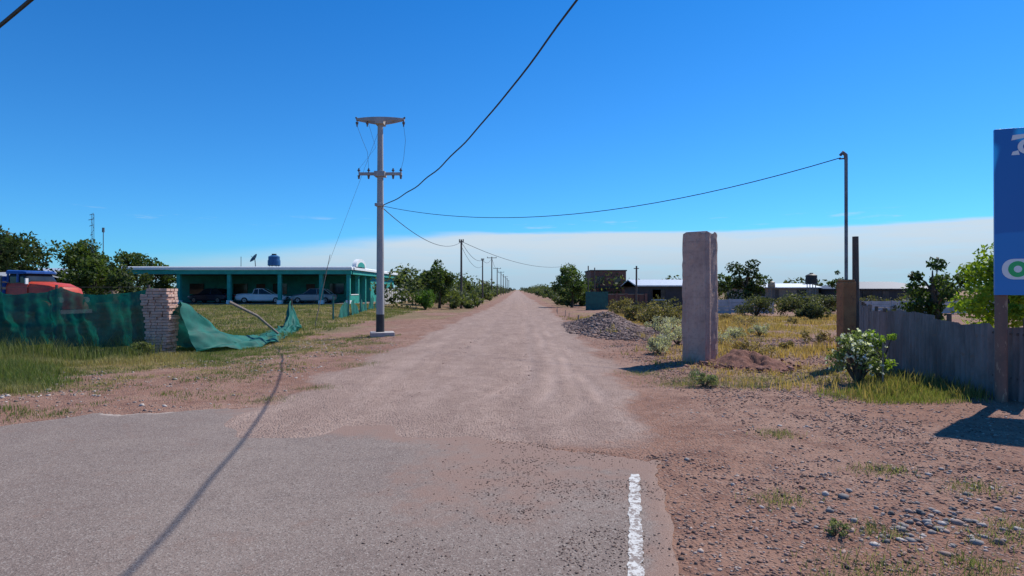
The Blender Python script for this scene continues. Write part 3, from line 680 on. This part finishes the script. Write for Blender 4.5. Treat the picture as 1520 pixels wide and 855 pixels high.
CW=M('white_car_paint',(.78,.79,.80),(.7,.71,.72),1,.3,bs=0); CG=M('silver_car_paint',(.35,.37,.40),(.3,.32,.34),1,.3,.3,bs=0)
car('parked_pickup',-25.6,62.2,gz+.12,math.radians(8),CW,4.9,1.8,True)
car('parked_car',-20.4,62.3,gz+.12,math.radians(185),CG)
car('parked_car',-31.5,63.5,gz+.12,math.radians(170),M('dark_blue_car_paint',(.02,.03,.06),None,1,.3,.3,bs=0))

e=empty('old_truck',(-25.75,33.0,float(hgt(-27.6,33))+.02)); e.rotation_euler=(0,0,math.radians(-8))
RED=M('orange_red_paint',(.62,.065,.022),(.48,.045,.02),3,.45,bs=.1,spots=(.36,.06,.035)); TB=M('blue_truck_paint',(.02,.10,.36),(.02,.07,.26),3,.45)
def rsec(X,w,zb,zt,r): return [(X,-w,zb),(X,-w,zt-r),(X,-w+r*.3,zt-r*.3),(X,-w+r,zt),(X,w-r,zt),(X,w-r*.3,zt-r*.3),(X,w,zt-r),(X,w,zb)]
b=B(); b.loft([rsec(.35,.95,.8,2.3,.25),rsec(1.4,.88,.8,2.22,.35),rsec(1.95,.8,.8,2.05,.4),rsec(2.12,.68,.85,1.75,.35)],0); b.obj('hood',[RED],e,True)
b=B(); b.loft([rsec(-.95,1.0,.8,2.35,.3),rsec(.33,1.0,.8,2.33,.3)],0); b.obj('cab',[RED],e,True)
b=B(); b.loft([rsec(-.85,.92,2.2,2.85,.25),rsec(-.05,.9,2.2,2.83,.25),rsec(.25,.88,2.2,2.4,.15)],0); b.obj('cab_windows',[GLASS],e)
b=B(); b.loft([rsec(-.98,.98,2.74,2.95,.14),rsec(.0,.96,2.74,2.92,.14),rsec(.16,.9,2.77,2.87,.08)],0)
for X_ in (-.9,-.3): 
    for s in (-1,1): b.tube([(X_,s*.95,2.3),(X_,s*.92,2.8)],.06,5)
b.obj('cab_roof',[TB],e,True)
b=B()
for s in (-1,1):
    b.loft([[ (1.35+.6*math.cos(q), s*.98+ w_, .75+.6*math.sin(q)) for q in np.linspace(0,math.pi,9)]+[(1.35+.52*math.cos(q), s*.98+w_, .75+.52*math.sin(q)) for q in np.linspace(math.pi,0,9)] for w_ in (-.22,.22)],0)
b.obj('fenders',[RED],e)
b=B(); b.box((-3.1,0,1.15),(4.2,2.2,.14),0)
for zz_ in (1.45,1.8,2.15,2.5):
    for s in(-1,1): b.box((-3.1,s*1.08,zz_),(4.2,.05,.24),0)
    b.box((-5.18,0,zz_),(.05,2.1,.24),0); b.box((-1.02,0,zz_),(.05,2.1,.24),0)
for xx_ in (-5.1,-3.8,-2.4,-1.1):
    for s in(-1,1): b.box((xx_,s*1.13,1.9),(.08,.06,1.5),1)
b.obj('cargo_bed',[TB,STEEL],e)
b=B(); b.box((-1.6,0,.85),(7.2,.8,.22),0); b.box((2.25,0,.72),(.14,2.0,.2),1); b.obj('chassis',[BLACK,WHITE],e)
b=B()
for X_ in (1.35,-3.6,-4.5):
    for s in(-1,1): wheel(b,(X_,s*.95,.48),.48,.3,(0,1,0),0,1)
b.obj('wheels',[RUB,CHR],e,True)
b=B(); 
for s in (-1,1): b.tube([(2.0,s*.82,1.35),(2.2,s*.82,1.35)],[.14,.15],12)
b.box((.4,-1.1,2.35),(.06,.16,.3)); b.obj('headlights_and_mirror',[WHITE],e,True)

b=B(); ax_,ay_=-41.5,60.; 
for k in range(3): b.tube([(ax_+.15*math.cos(k*2.09),ay_+.15*math.sin(k*2.09),0),(ax_+.12*math.cos(k*2.09),ay_+.12*math.sin(k*2.09),9.5)],.02,4)
for k in range(22): 
    z_=.4+k*.42; b.tube([(ax_+.14*math.cos(k*2.09),ay_+.14*math.sin(k*2.09),z_),(ax_+.14*math.cos(k*2.09+2.09),ay_+.14*math.sin(k*2.09+2.09),z_+.42)],.014,4)
for z_,l in ((9.4,.5),(8.9,.7),(8.3,.55),(7.4,.4)): b.tube([(ax_-l*.6,ay_,z_),(ax_+l*.4,ay_-.2,z_+.1)],.03,4)
b.obj('antenna_mast',[STEEL])
b=B(); b.tube([(-44.5,66,0),(-44.5,66,8.6)],.04,6);  b.box((-44.5,66,8.5),(.2,.15,.5)); b.obj('antenna_mast',[STEEL])

def house(name,x0,x1,y0,y1,zw,ridge,wall,roof,base=0,overh=.4,hip=False,windows=()):
    e=empty(name); b=B(); b.box(((x0+x1)/2,(y0+y1)/2,(base+zw)/2),(x1-x0,y1-y0,zw-base)); b.obj('walls',[wall],e)
    X0,X1,Y0,Y1=x0-overh,x1+overh,y0-overh,y1+overh; ym=(Y0+Y1)/2; hi=(Y1-Y0)*.35 if hip else 0
    v=[(X0,Y0,zw),(X1,Y0,zw),(X1,Y1,zw),(X0,Y1,zw),(X0+hi,ym,ridge),(X1-hi,ym,ridge)]
    v+=[(a,b_,c-.12) for a,b_,c in v]
    f=[(0,1,5,4),(2,3,4,5),(1,2,5),(3,0,4),(7,6,10,11),(9,8,11,10),(8,7,11),(6,9,10),(0,6,7,1),(1,7,8,2),(2,8,9,3),(3,9,6,0)]
    b=B(); b.add(v,f); b.obj('roof',[roof],e)
    b=B()
    b.box(((x0+x1)/2-1,y0-.03,base+1.0),(.9,.1,2.0),1)
    for wx in windows: b.box((wx,y0-.03,base+1.5),(1.3,.1,1.0),0); b.box((wx,y0-.06,base+.96),(1.5,.14,.08),2)
    b.obj('door_and_windows',[GLASS,WOOD,WHITE],e)
    return e
TAN=M('tan_render',(.32,.24,.18),(.25,.19,.15),2,.9); RD=M('dark_metal_roof',(.07,.075,.085),(.05,.05,.06),2,.5,.3,stretch=(6,1,1)); RW=M('light_metal_roof',(.60,.62,.64),(.48,.5,.52),2,.45,.3,stretch=(6,1,1))
DK=M('dark_block_wall',(.07,.06,.06),(.05,.045,.045),2,.9); WHW=M('whitewash_wall',(.5,.48,.45),(.4,.38,.36),2,.9)
house('rural_house',-66,-50,72,80,3.9,4.7,TAN,RW,.3,windows=(-60,-54))
house('rural_house',-52,-40.8,49,55,2.9,3.5,TAN,RW,.4,windows=(-48,-43))

# ---------------------------------------------------------------- right side buildings
e=empty('brick_house')
m,nt,p,co=newmat('red_brick'); br=nt.nodes.new('ShaderNodeTexBrick'); nt.links.new(mapv(nt,co,(1,1,1),(math.radians(90),0,0)),br.inputs['Vector'])
for k_,v_ in (('Color1',(.30,.11,.07,1)),('Color2',(.22,.08,.055,1)),('Mortar',(.18,.12,.10,1))): br.inputs[k_].default_value=v_
br.inputs['Scale'].default_value=1; br.inputs['Brick Width'].default_value=.3; br.inputs['Row Height'].default_value=.14; br.inputs['Mortar Size'].default_value=.015
nt.links.new(mix(nt,mr(nt,noise(nt,co,.6,5),.35,.75),br.outputs[0],(.2,.08,.055)),p.inputs['Base Color']); p.inputs['Roughness'].default_value=.9; BRK=m
b=B(); b.box((12.1,79,2.15),(4.4,6,4.35)); b.obj('walls',[BRK],e)
b=B(); b.box((12.1,79,4.4),(4.6,6.2,.16)); b.box((12.1,75.95,2.3),(4.45,.1,.2)); b.obj('roof',[DK],e)
b=B(); b.box((11,75.96,3.2),(.9,.12,.9)); b.box((13.2,75.96,3.2),(.9,.12,.9)); b.box((11.4,75.96,1.05),(.9,.12,2.1)); b.obj('windows_and_door',[GLASS],e)
house('metal_shed',13.0,18.5,62,70,2.45,3.1,DK,RW,0,windows=(15,))
b=B(); b.box((8.4,60,.9),(2.2,.12,1.8),0); 
for k in range(9): b.box((7.4+k*.25,59.92,.9),(.05,.05,1.8),0)
b.obj('teal_gate',[M('teal_gate_paint',(.02,.13,.11),(.015,.09,.08),3,.6)])
b=B(); b.box((11.6,62,.75),(4,.2,1.5),0); b.box((11.6,62,1.53),(4.1,.3,.08),1)
for k in range(5): b.box((9.65+k,61.85,.8),(.25,.3,1.62),0)
b.obj('brick_wall',[BRK,TAN],None)
b=B(); b.tube([(12.3,60,0),(12.32,60,4.35)],[.1,.08],8); b.box((12.3,60,4.1),(.5,.08,.08)); b.obj('utility_pole',[WOOD])
b=B(); b.tube([(8.3,66,0),(8.3,66,4.6)],[.08,.06],7); b.tube([(9.0,66,0),(9.0,66,4.4)],[.08,.06],7); b.obj('gate_posts',[WOOD])
house('rural_house',45,58,82,92,2.15,3.15,DK,RD,-.2,hip=True,windows=(48,54))
house('rural_house',34,44.5,88,96,2.35,2.95,TAN,RW,0,windows=(36,42))
house('rural_house',17.5,28,110,118,2.6,3.3,WHW,RW,0,windows=(20,25))
def wtank(x,y,zb,r,h,mat):
    b=B()
    for a in range(4): b.tube([(x+r*.7*math.cos(a*1.57+.8),y+r*.7*math.sin(a*1.57+.8),0),(x+r*.7*math.cos(a*1.57+.8),y+r*.7*math.sin(a*1.57+.8),zb)],.06,5,1)
    b.box((x,y,zb),(r*2.1,r*2.1,.1),1)
    b.tube([(x,y,zb+.05),(x,y,zb+.1),(x,y,zb+h*.5),(x,y,zb+h*.52),(x,y,zb+h*.85),(x,y,zb+h)],[r*.92,r,r,r*.93,r*.93,r*.4],18,0); b.tube([(x,y,zb+h),(x,y,zb+h+.12)],r*.3,10,0)
    b.obj('water_tank',[mat,STEEL],None,True)
wtank(39.5,80,2.75,.75,1.35,BLACK); wtank(57,81,2.1,.7,1.35,BLACK); wtank(36.8,86,2.3,.5,.9,M('tan_tank',(.4,.3,.2),None,3,.5))
CF=M('fence_concrete',(.50,.48,.48),(.38,.37,.37),1.5,.9,bs=.3)
def panel_fence(x0,x1,y0,y1,h,step=1.6):
    b=B(); L=math.hypot(x1-x0,y1-y0); n=int(L/step); a=math.atan2(y1-y0,x1-x0)
    for k in range(n+1):
        x=x0+(x1-x0)*k/n;y=y0+(y1-y0)*k/n; z=float(hgt(x,y)); b.box((x,y,z+h/2),(.14,.14,h+.12),0,a)
        if k<n:
            xm=x+(x1-x0)*.5/n; ym=y+(y1-y0)*.5/n
            for q in range(4): b.box((xm,ym,z+.05+h/4*(q+.5)),(L/n-.15,.05,h/4-.02),0,a)
    b.obj('panel_fence',[CF],None)
panel_fence(16.2,21.5,50,50,1.15); panel_fence(28,38,50,50,1.05); panel_fence(38.5,60,50,50,1.05)
panel_fence(-13.5,-14.5,64,84,1.7)

m,nt,p,co=newmat('old_corrugated_metal'); n1=noise(nt,mapv(nt,co,(1,1,.35)),2.5,6,.7); n2=noise(nt,co,9,5,.7)
c_=mix(nt,mr(nt,n1,.35,.65),(.25,.22,.215),(.15,.13,.125)); c_=mix(nt,math_(nt,'MULTIPLY',mr(nt,n2,.55,.7),.6),c_,(.24,.14,.09)); nt.links.new(c_,p.inputs['Base Color']); p.inputs['Roughness'].default_value=.65; p.inputs['Metallic'].default_value=.15; COR=m
path=[(8.95,10.55),(8.95,11.6),(9.15,14.2),(9.9,16.2),(12.5,21.6),(15.5,27)]
seg=[0]; 
for a_,b_ in zip(path[:-1],path[1:]): seg.append(seg[-1]+math.hypot(b_[0]-a_[0],b_[1]-a_[1]))
L=seg[-1]; n=int(L/.022); V=[]
g=np.random.default_rng(8); sheet_h={}
for k in range(n+1):
    s_=L*k/n; x_=float(np.interp(s_,seg,[q[0] for q in path])); y_=float(np.interp(s_,seg,[q[1] for q in path]))
    j_=np.searchsorted(seg,s_)-1; j_=max(0,min(j_,len(path)-2)); tx_=path[j_+1][0]-path[j_][0]; ty_=path[j_+1][1]-path[j_][1]; l=math.hypot(tx_,ty_); nx_,ny_=-ty_/l,tx_/l
    pid=int(s_/.82); 
    if pid not in sheet_h: sheet_h[pid]=(g.normal(0,.04),g.normal(0,.03),g.normal(0,.02))
    w_=.024*math.sin(s_*2*math.pi/.14)+sheet_h[pid][2]; z0=float(hgt(x_,y_))
    hh=1.42+sheet_h[pid][0]+sheet_h[pid][1]*((s_/.82)%1)-.04*math.sin(s_)
    V+=[(x_+nx_*w_,y_+ny_*w_,z0-.03),(x_+nx_*(w_+sheet_h[pid][2]),y_+ny_*(w_+sheet_h[pid][2]),hh)]
F=[(2*k,2*k+2,2*k+3,2*k+1) for k in range(n)]
e=empty('corrugated_metal_fence'); fast('sheets',V,F,[COR],parent=e,smooth=True)
b=B()
for s_ in np.arange(.1,L,2.0):
    x_=float(np.interp(s_,seg,[q[0] for q in path]));y_=float(np.interp(s_,seg,[q[1] for q in path])); b.tube([(x_+.1,y_+.02,-.1),(x_+.1,y_+.02,1.5)],.045,6)
for z_ in (.4,1.2): b.tube([(q[0]+.07,q[1],z_) for q in path],.025,5)
b.obj('posts_and_rails',[WOOD],e)

# ---------------------------------------------------------------- billboard
e=empty('advertising_billboard',(8.55,10.75,0)); e.rotation_euler=(0,0,math.radians(-20))
m,nt,p,co=newmat('printed_blue_panel'); sp=nt.nodes.new('ShaderNodeSeparateXYZ'); nt.links.new(co,sp.inputs[0])
wv=nt.nodes.new('ShaderNodeTexNoise'); wv.inputs['Scale'].default_value=.9; wv.inputs['Detail'].default_value=0; nt.links.new(mapv(nt,co,(1,1,1),(0,.6,0)),wv.inputs[0])
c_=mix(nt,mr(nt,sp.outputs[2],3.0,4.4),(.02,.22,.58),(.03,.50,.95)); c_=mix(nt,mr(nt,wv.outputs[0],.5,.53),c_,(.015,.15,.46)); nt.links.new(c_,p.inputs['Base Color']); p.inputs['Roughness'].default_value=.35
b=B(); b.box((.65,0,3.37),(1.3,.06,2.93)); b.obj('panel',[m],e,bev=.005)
b=B(); 
for X_ in (.14,1.15): b.tube([(X_,.12,-.2),(X_,.12,4.7)],.095,12)
for z_ in (2.1,3.4,4.6): b.box((.65,.06,z_),(1.25,.05,.07))
b.obj('posts',[M('rusty_post',(.24,.135,.10),(.15,.10,.08),4,.8,stretch=(1,1,.4),spots=(.38,.26,.18))],e,True)
def disc(b,cx,cz,rx,rz_,y,m,n=28,a0=0,a1=2*math.pi,inner=0):
    if inner: 
        v=[]
        for k in range(n+1):
            a=a0+(a1-a0)*k/n; v+=[(cx+rx*math.cos(a),y,cz+rz_*math.sin(a)),(cx+inner*rx*math.cos(a),y,cz+inner*rz_*math.sin(a))]
        f=[(2*k,2*k+1,2*k+3,2*k+2) for k in range(n)]; b.add(v,f,m)
    else:
        b.add([(cx+rx*math.cos(2*math.pi*k/n),y,cz+rz_*math.sin(2*math.pi*k/n)) for k in range(n)],[tuple(range(n))],m)
PW=M('print_white',(.85,.85,.83),(.82,.82,.80),1,.4,bs=0); PG=M('print_green',(.03,.50,.15),(.02,.45,.12),1,.4,bs=0)
def rrect(b,cx,cz,w,h,r,y,m):
    v=[]
    for (sx,sz,a) in ((1,1,0),(-1,1,90),(-1,-1,180),(1,-1,270)):
        for k in range(7):
            t_=math.radians(a+15*k); v.append((cx+sx*(w/2-r)+r*math.cos(t_),y,cz+sz*(h/2-r)+r*math.sin(t_)))
    b.add(v,[tuple(range(len(v)))],m)
b=B()
disc(b,.50,4.5,.17,.14,-.035,0,inner=.55)
b.add([(.24,-.035,4.62),(.60,-.035,4.68),(.58,-.035,4.73),(.26,-.035,4.71)],[(0,1,2,3)],0)
b.add([(.24,-.035,4.36),(.36,-.035,4.36),(.34,-.035,4.44),(.26,-.035,4.42)],[(0,1,2,3)],0)
rrect(b,.67,2.36,1.14,.36,.17,-.035,0)
disc(b,.33,2.36,.14,.14,-.038,1); disc(b,.33,2.36,.06,.06,-.041,0)
b.obj('printed_marks',[PW,PG],e)

# ---------------------------------------------------------------- trees & shrubs
DG1,DG2=(.03,.056,.014),(.095,.135,.032)
T=tree
T('tree',-46,55,7.6,4.2,seed=1,c1=DG1,c2=(.08,.10,.03),leaf=.2,n=30,per=150,tr=.22)
T('tree',-42.8,61,7.2,3.6,seed=2,c1=DG1,c2=DG2,leaf=.19,n=30,per=160,tr=.22,low=.5)
T('tree',-47.5,75,6.6,3.2,seed=3,c1=DG1,c2=DG2,leaf=.2,n=26,per=130,tr=.2,low=.5)
T('tree',-43.5,74,5.4,2.8,seed=4,c1=DG1,c2=DG2,leaf=.2,n=20,per=120,low=.7)
T('tree',-38,55,4.2,2.6,seed=5,c1=DG1,c2=(.10,.14,.03),leaf=.16,n=22,per=130,low=.9)
T('tree',-33.5,53,3.4,2.0,seed=6,c1=(.03,.05,.015),c2=(.11,.14,.04),leaf=.15,n=18,per=120,low=.9)
T('tree',-52,62,6.0,3.6,seed=7,c1=DG1,c2=DG2,leaf=.2,n=24,per=130,low=.5)
T('tree',-15,86,4.9,2.4,seed=8,c1=DG1,c2=DG2,leaf=.2,n=20,per=120,low=.6)
T('tree',-7.9,66,5.1,2.3,seed=9,c1=(.03,.055,.014),c2=(.10,.14,.035),leaf=.14,n=34,per=130,low=.2)
shrub('bush',-8.7,61,2.5,1.4,n=22,per=120,leaf=.09,c1=(.07,.14,.02),c2=(.15,.25,.04),seed=2)
T('tree',-10.5,74,4.4,2.0,seed=12,c1=DG1,c2=DG2,leaf=.15,n=22,per=110,low=.5)
T('tree',-7.6,92,4.4,2.0,seed=22,c1=DG1,c2=DG2,leaf=.17,n=18,per=100,low=.6)
T('tree',6.8,69,5.2,2.3,seed=13,c1=(.035,.065,.015),c2=(.12,.17,.045),leaf=.14,n=36,per=120,low=.75)
T('tree',8.4,74,3.8,1.8,seed=14,c1=DG1,c2=DG2,leaf=.14,n=18,per=110,low=.8)
T('tree',22.9,59,5.2,2.2,seed=15,c1=(.02,.038,.012),c2=(.065,.095,.025),leaf=.15,n=28,per=120,low=.5)
T('tree',23.0,68,4.2,1.9,seed=16,c1=DG1,c2=DG2,leaf=.15,n=18,per=110,low=.6)
T('tree',33.4,62,4.0,1.0,seed=17,c1=DG1,c2=DG2,leaf=.12,n=12,per=60)
T('tree',14.9,18.4,3.2,1.35,seed=18,c1=(.16,.24,.02),c2=(.36,.44,.04),leaf=.08,n=34,per=190,low=.9,tr=.08)
T('tree',16.3,23.5,3.4,1.3,seed=19,c1=(.03,.06,.015),c2=(.08,.12,.03),leaf=.09,n=20,per=130,low=.8)
for k,(x_,y_,h_,r_) in enumerate([(18.5,46,1.9,1.7),(21.5,45,2.1,1.8),(24,47,1.9,1.6),(19.8,40,1.3,1.2)]):
    shrub('bush',x_,y_,h_,r_,n=20,per=110,leaf=.09,c1=(.05,.06,.03),c2=(.12,.125,.06),seed=20+k)
for k,(x_,y_,h_,r_) in enumerate([(7.9,33,1.5,1.2),(8.8,36,1.6,1.3),(7.9,39,1.3,1.1),(9.4,31,.9,.9),(10.5,36,1.2,1.1),(8.4,46,1.6,1.4)]):
    shrub('bush',x_,y_,h_,r_,n=18,per=90,leaf=.07,c1=(.11,.10,.04),c2=(.28,.22,.10),seed=30+k)
for k,(x_,y_,h_,r_) in enumerate([(5.1,20.2,.7,.55),(6.0,22,.8,.6),(7.6,22.0,.55,.5),(6.5,27,.8,.7),(6.6,25,.7,.6),(7.9,30,.7,.7),(9.0,24.5,.5,.5),(10.6,26,.6,.6),(4.6,18.9,.6,.5)]):
    shrub('silver_shrub',x_,y_,h_,r_,n=14,per=80,leaf=.035,c1=(.26,.26,.19),c2=(.55,.52,.43),seed=40+k)
for k in range(14):
    g=np.random.default_rng(900+k); x_=g.uniform(7,17); y_=g.uniform(17,42); h_=g.uniform(.3,.8)
    shrub('dry_shrub',x_,y_,h_,h_*1.1,n=12,per=60,leaf=.04,c1=(.16,.13,.07),c2=(.42,.30,.15),seed=60+k)
shrub('low_shrub',3.95,12.5,.42,.32,n=14,per=90,leaf=.022,c1=(.14,.18,.09),c2=(.27,.28,.16),seed=50)
shrub('low_shrub',2.65,4.95,.12,.16,n=9,per=50,leaf=.011,c1=(.12,.15,.07),c2=(.24,.25,.13),seed=51)
shrub('low_shrub',-10.95,17.9,.75,.45,n=14,per=80,leaf=.03,c1=(.09,.13,.04),c2=(.2,.2,.09),seed=52)
shrub('white_flowering_shrub',7.35,12.9,1.38,.6,n=28,per=90,leaf=.036,c1=(.08,.115,.04),c2=(.20,.25,.09),seed=53,flowers=150)
shrub('bush',8.0,13.2,1.6,.4,n=10,per=70,leaf=.04,c1=(.15,.25,.03),c2=(.30,.40,.06),seed=54)
b=B(); b.tube([(7.7,12.6,-.05),(7.72,12.62,.9)],[.02,.015],6); b.obj('plant_stake',[PALE])
b=B()
for k in range(7): 
    y_=36+k*2.9+rng.normal(0,.5); x_=4.0+rng.normal(0,.25); z_=float(hgt(x_,y_)); b.tube([(x_,y_,z_-.1),(x_+rng.normal(0,.04),y_,z_+rng.uniform(.3,.6))],.025,5)
b.obj('fence_stubs',[PALE])
g=np.random.default_rng(77); cs=[];rs=[]
for k in range(330):
    y_=62+ (g.random()**1.6)*430; side=g.choice([-1,1]); off=g.uniform(5.2,14)*(1 if y_<150 else 1.3)
    x_=road_c(y_)+side*off; h_=g.uniform(.5,2.2) if off<8 else g.uniform(1.5,4.8)
    if y_<75 and x_>6: continue
    for q in range(3): cs.append(np.array([x_+g.normal(0,.8),y_+g.normal(0,1.2),h_*g.uniform(.25,.8)])); rs.append(h_*g.uniform(.3,.5))
V,F,C=clumps(cs,rs,45,.22,(.045,.065,.025),(.14,.16,.06),g); fast('roadside_scrub',V,F,[LEAF],C)
cs=[];rs=[]
for k in range(900):
    a=g.uniform(-math.pi,math.pi); r_=g.uniform(150,420); x_=math.sin(a)*r_; y_=math.cos(a)*r_
    if abs(x_-float(road_c(y_)))<9: continue
    h_=g.uniform(2.0,5.5)*(.75+.5*float(vnoise(x_,y_,.02,5)))
    for q in range(4): cs.append(np.array([x_+g.normal(0,3),y_+g.normal(0,2),h_*g.uniform(.2,.75)])); rs.append(h_*g.uniform(.35,.5))
V,F,C=clumps(cs,rs,26,.55,(.03,.045,.02),(.08,.10,.04),g); fast('distant_trees',V,F,[LEAF],C)
cs=[];rs=[]
for k in range(1500):
    a=g.uniform(-1.0,1.0); r_=g.uniform(600,1500); x_=math.sin(a)*r_; y_=math.cos(a)*r_
    if abs(x_-.009*y_)<8: continue
    h_=g.uniform(3,7); cs.append(np.array([x_,y_,h_*.4])); rs.append(h_*1.2)
V,F,C=clumps(cs,rs,26,1.6,(.05,.065,.05),(.08,.10,.07),g,squash=.5); fast('distant_trees',V,F,[LEAF],C)
g=np.random.default_rng(78); cs=[];rs=[]
for k in range(300):
    x_=g.uniform(11,75); y_=g.uniform(50,110)
    h_=g.uniform(.4,1.5)
    for q in range(3): cs.append(np.array([x_+g.normal(0,.6),y_+g.normal(0,.6),h_*g.uniform(.2,.8)])); rs.append(h_*g.uniform(.35,.6))
V,F,C=clumps(cs,rs,40,.14,(.05,.06,.03),(.15,.14,.07),g); fast('scrub',V,F,[LEAF],C)

# ---------------------------------------------------------------- light, sky
sdir=Vector((.62,.56,1.0)).normalized(); el=math.asin(sdir.z); az=math.atan2(sdir.x,sdir.y)
L_=D.lights.new('sun','SUN'); L_.energy=5.0; L_.angle=math.radians(.5); L_.color=(1,.96,.89); so=D.objects.new('sun',L_); sc.collection.objects.link(so)
so.rotation_euler=sdir.to_track_quat('Z','Y').to_euler(); so.location=(20,20,40)
w=D.worlds.new('World'); sc.world=w; w.use_nodes=True; nt=w.node_tree; bg=nt.nodes['Background']
sky=nt.nodes.new('ShaderNodeTexSky'); sky.sky_type='NISHITA'; sky.sun_disc=False; sky.sun_elevation=el; sky.sun_rotation=az; sky.altitude=500; sky.air_density=1.0; sky.dust_density=.3; sky.ozone_density=2.5
tc=nt.nodes.new('ShaderNodeTexCoord'); sp=nt.nodes.new('ShaderNodeSeparateXYZ'); nt.links.new(tc.outputs['Generated'],sp.inputs[0])
r_=math_(nt,'SQRT',math_(nt,'ADD',math_(nt,'MULTIPLY',sp.outputs[0],sp.outputs[0]),math_(nt,'MULTIPLY',sp.outputs[1],sp.outputs[1])))
el_=math_(nt,'DIVIDE',sp.outputs[2],r_); azn=math_(nt,'ARCTAN2',sp.outputs[0],sp.outputs[1])
tcol=mix(nt,mr(nt,el_,.05,.50,smooth=False),(.30,.86,1.36),(.12,.72,1.34))
tint=mix(nt,1.0,sky.outputs[0],tcol,'MULTIPLY')
nt.links.new(tint,bg.inputs[0]); bg.inputs[1].default_value=.11
nz=noise(nt,mapv(nt,tc.outputs['Generated'],(2.5,2.5,22)),2.0,6,.6)
top=mr(nt,azn,-.62,-.05,.040,.094)
top=math_(nt,'ADD',top,math_(nt,'MULTIPLY',math_(nt,'SUBTRACT',nz,.5),.014))
soft=mr(nt,azn,-.45,.0,.03,.005)
dlt=math_(nt,'DIVIDE',math_(nt,'SUBTRACT',top,el_),soft)
mask=mr(nt,dlt,-.5,1.0); mask=math_(nt,'MULTIPLY',mask,mr(nt,azn,-.75,-.35,.25,1.))
mask=math_(nt,'MULTIPLY',mask,mr(nt,nz,.25,.6,.8,1.0))
nw=noise(nt,mapv(nt,tc.outputs['Generated'],(6,6,60)),2.0,5,.6)
wis=math_(nt,'MULTIPLY',mr(nt,nw,.56,.7),math_(nt,'MULTIPLY',mr(nt,el_,.118,.108),mr(nt,el_,.095,.103)))
mask=math_(nt,'MAXIMUM',mask,math_(nt,'MULTIPLY',wis,.35))
bc=nt.nodes.new('ShaderNodeBackground'); bc.inputs[1].default_value=1.0
nt.links.new(mix(nt,mr(nt,el_,.0,.09),(.42,.59,.73),(.60,.72,.83)),bc.inputs[0])
ms=nt.nodes.new('ShaderNodeMixShader'); nt.links.new(mask,ms.inputs[0]); nt.links.new(bg.outputs[0],ms.inputs[1]); nt.links.new(bc.outputs[0],ms.inputs[2])
nt.links.new(ms.outputs[0],nt.nodes['World Output'].inputs[0])

# ---------------------------------------------------------------- camera
cam=D.cameras.new('camera'); co_=D.objects.new('camera',cam); sc.collection.objects.link(co_); sc.camera=co_
cam.sensor_width=36; cam.lens=36*900/1520; cam.clip_end=12000; cam.clip_start=.05
co_.location=(0,0,2.0); co_.rotation_euler=(math.radians(90.16),0,0)
sc.view_settings.view_transform='Standard'; sc.view_settings.look='None'; sc.view_settings.exposure=0
